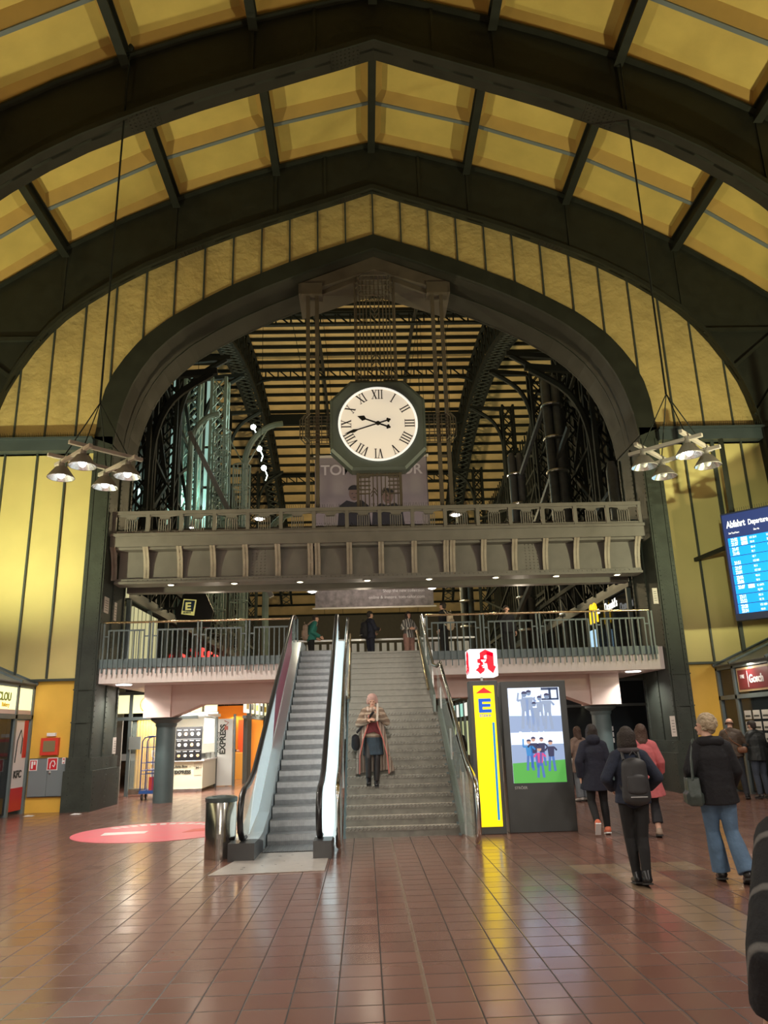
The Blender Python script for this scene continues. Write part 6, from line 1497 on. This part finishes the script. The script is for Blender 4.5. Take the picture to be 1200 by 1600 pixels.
# woman coming down the stairs
def stairw(root, J, hp):
    q = MB(); q.cap(hp(0, -.03, .05), .096, hp(0, -.01, .062), .094, 1.08, 1); 
    for s in (-1, 1): q.cap(hp(s*.085, -.01, .03), .03, hp(s*.08, -.02, -.03), .035)
    remesh(q, 'knitted_hat', cloth('dusty_pink_knit', (.52, .33, .29), .95, bump=.6), root, .010, 1)
    # open coat fronts and flying tails
    for s in (-1, 1):
        P = [(s*.07, .17, 1.30), (s*.10, .20, 1.10), (s*.19, .20, .85), (s*.26, .16, .55), (s*(.27 if s > 0 else .29), .08 if s < 0 else -.02, .22)]
        Q = [(s*.20, .05, 1.30), (s*.22, .08, 1.10), (s*.27, .06, .85), (s*.33, .02, .55), (s*(.42 if s < 0 else .36), -.12, .26 if s < 0 else .2)]
        q = MB(); q.strip(P, Q, (0, -.02, 0)); remesh(q, 'coat_front', ROBE2, root, .011, 1)
        MB().tube(P, .012, 6).build('coat_edging', mat('coral_edging', (.55, .16, .13), .8), root)
    q = MB(); q.strip([(-.34, -.12, .28), (-.30, -.15, .6), (-.22, -.15, .95), (-.16, -.12, 1.25)], [(.34, -.14, .22), (.30, -.15, .6), (.22, -.15, .95), (.16, -.12, 1.25)], (0, -.02, 0)); remesh(q, 'coat_back', ROBE2, root, .012, 2)
    q = MB(); q.cap((0, 0, .98), .155, (0, .02, .56), .185, 1.1, .85, flat1=True); q.cap((0, 0, .98), .15, (0, 0, 1.1), .135, 1.1, .85); remesh(q, 'skirt', cloth('slate_blue_skirt', (.035, .055, .075)), root, .011, 2)
    q = MB(); q.poly([(-.10, .145, 1.16), (.10, .145, 1.16), (.15, .17, .95), (-.02, .19, .99), (-.15, .17, .92)], (0, .012, 0)); q.build('red_top', mat('dark_red_top', (.12, .015, .02), .8), root)
    q = MB(); q.cap((.34, .08, .88), .10, (.33, .06, .74), .12, .75, 1); bg = remesh(q, 'black_shoulder_bag', BLKC, root, .012, 2); MB().tube([(.31, .08, .98), (.16, .17, 1.15), (-.02, .16, 1.36)], .022, 6).build('strap', BLKC, bg)
    q = MB(); q.cap((-.085, .36, 1.20), .022, (-.10, .35, 1.50), .018); q.build('rolled_paper', mat('rolled_paper', (.62, .56, .48), .7), root)
person('person in pink hat and long striped open coat walking down the staircase', (.13, 14.64, 4*rz+.147+.002 if False else .7385), PI, 1.62,
       dict(head=(0, .05, 1.56), look=(.05, 1, -.22), kR=(.10, .12, .52), aR=(.10, .02, .16), tR=(0, .13, -.10), kL=(-.07, .03, .50), aL=(-.05, -.03, .085),
            eL=(-.27, .06, 1.16), wL=(-.09, .31, 1.30), eR=(.27, .06, 1.14), wR=(.08, .28, 1.20), hdL=(.05, .25, 1), pnL=(.6, -.3, 0), hdR=(-.5, .6, .2), pnR=(-.3, -.4, -.8)),
       dict(legs=mat('sheer_black_tights', (.022, .018, .018), .5), legs_name='tights', leg_add=.001, top=ROBE, top_name='coat', top_hem=1.0, hem_w=.18, top_add=.04, scarf=cloth('beige_check_scarf', (.42, .30, .23), .9, stripes=('X', 5, 1.5, .6, (.60, .50, .42))), hair='short', hair_mat=HAIRG, boot=.18, extra=stairw, shoe=mat('black_boot', (.012, .011, .012), .3)), vox=.0085)
# people on the upper deck
person('person in teal jacket with large pack at the top of the escalator', (-1.68, 24.3, 3.64), math.radians(-70), 1.70,
       dict(chest=(0, .06, 1.25), sL=(-.165, .08, 1.38), sR=(.165, .08, 1.38), neck=(0, .1, 1.42), head=(0, .16, 1.55), wL=(-.2, .25, .95), wR=(.2, .25, .95)), dict(legs=BLKT, top=TEAL, top_add=.035, hair='short', extra=bag_backpack(cloth('pinkish_pack', (.35, .25, .2)))), vox=.013)
person('bearded person in dark navy clothes standing at the top of the stairs', (.2, 24.6, 3.64), math.radians(-60), 1.78,
       dict(eR=(.24, .05, 1.14), wR=(.12, .25, 1.15), eL=(-.24, -.02, 1.13), wL=(-.15, .2, 1.05)), dict(legs=DKBL, top=DKBL, top_add=.035, hair='short', extra=bag_backpack(BLKC)), vox=.013)
person('person in checked grey and white coat with pink trousers at the top of the stairs', (1.42, 24.2, 3.64), math.radians(-150), 1.68,
       dict(eR=(.27, .03, 1.15), wR=(.12, .28, 1.12), eL=(-.27, .03, 1.15), wL=(-.12, .28, 1.05)), dict(legs=cloth('dusty_pink_trousers', (.32, .18, .15)), flare=.04, leg_add=.03, top=cloth('checked_coat', (.09, .09, .09), stripes=('X', 4, 2, .55, (.5, .48, .45))), top_hem=.85, hair='bob', hair_mat=HAIRB), vox=.013)
person('person in black with a cream backpack leaning at the deck railing right of the stairs', (2.42, 23.0, 3.64), math.radians(55), 1.76,
       dict(), dict(legs=BLKT, top=BLKC, top_add=.035, hair='short', extra=bag_backpack(cloth('cream_pack', (.55, .46, .34)))), vox=.013)
person('person in dark clothes with hand at chin behind the right deck railing', (4.5, 23.8, 3.64), math.radians(180), 1.74,
       dict(eR=(.24, .1, 1.16), wR=(.07, .17, 1.42), hdR=(-.2, .1, .6)), dict(legs=BLKT, top=BLKC, top_add=.03, hair='short'), vox=.013)
# concourse below
person('small distant person in black seen through the stair glass panel', (3.35, 28.6, 0), math.radians(10), 1.72, dict(), dict(legs=BLKT, top=BLKC, top_add=.04, hair='short', hair_mat=HAIRG), vox=.014)
person('person in dark clothes standing at the warm lit bakery counter on the left', (-5.35, 31.0, 0), math.radians(-80), 1.70, dict(eR=(.24, .1, 1.16), wR=(.2, .32, 1.1)), dict(legs=BLKT, top=BLKC, top_add=.03, hair='short', hair_mat=HAIRC), vox=.014)
# near person at the right edge: only a sleeve and hand are in the picture
person('person in black padded sleeve with grey stripes cut off by the right edge', (1.372, 2.36, 0), math.radians(2), 1.69,
       dict(eL=(-.275, -.05, 1.10), wL=(-.262, .03, .93), sL=(-.17, -.01, 1.36), aL=(-.1, .1, .085), kL=(-.095, .08, .5)), dict(legs=BLKT, top=cloth('ribbed_black_padding', (.011, .012, .015), .75, stripes=('DIAGONAL', 3.1, .8, .93, (.15, .145, .14))), top_add=.045, top_hem=.80, hair='short', hair_mat=HAIRG, width=1.05), vox=.008, curl=.7)
# ============================================================ pieces that stand apart become parts of their own
def split_loose(o, newname=None):
    me = o.data; n = len(me.vertices); par = list(range(n))
    def find(a):
        while par[a] != a: par[a] = par[par[a]]; a = par[a]
        return a
    for e in me.edges:
        a, b = find(e.vertices[0]), find(e.vertices[1])
        if a != b: par[a] = b
    isl = {}
    for p in me.polygons: isl.setdefault(find(p.vertices[0]), []).append(p)
    if len(isl) < 2 or len(isl) > 100: return
    for k, ps in list(isl.items()):
        ids = sorted({v for p in ps for v in p.vertices}); mp = {v: i for i, v in enumerate(ids)}
        m2 = bpy.data.meshes.new(newname or me.name); m2.from_pydata([me.vertices[v].co for v in ids], [], [[mp[v] for v in p.vertices] for p in ps])
        for m_ in me.materials: m2.materials.append(m_)
        c = bpy.data.objects.new(newname or o.name.split('.')[0], m2); COL.objects.link(c); c.parent = o.parent; c.location = o.location
        for ch in list(o.children): ch.parent = c
    bpy.data.objects.remove(o)
SPL = {'balusters': 'baluster', 'clamp_bands': 'clamp_band', 'rivet_patch': 'rivet', 'arrow_ornament': None, 'pierced_plate': None, 'condiment_tray': None, 'web_members': 'web_member', 'stiffener': None, 'head_brackets': 'head_bracket', 'post': None, 'downstand_beam': None, 'edge_band': None, 'hanger_bars': 'hanger_bar', 'glass_shoe': None, 'baluster': None, 'stringer': None, 'arch_soffit': None, 'lower_panel': None, 'base_panel': None, 'web_plate': None, 'top_plate': None}
for o in [o for o in bpy.data.objects if o.type == 'MESH' and o.parent is not None and o.name.split('.')[0] in SPL]:
    split_loose(o, SPL[o.name.split('.')[0]])
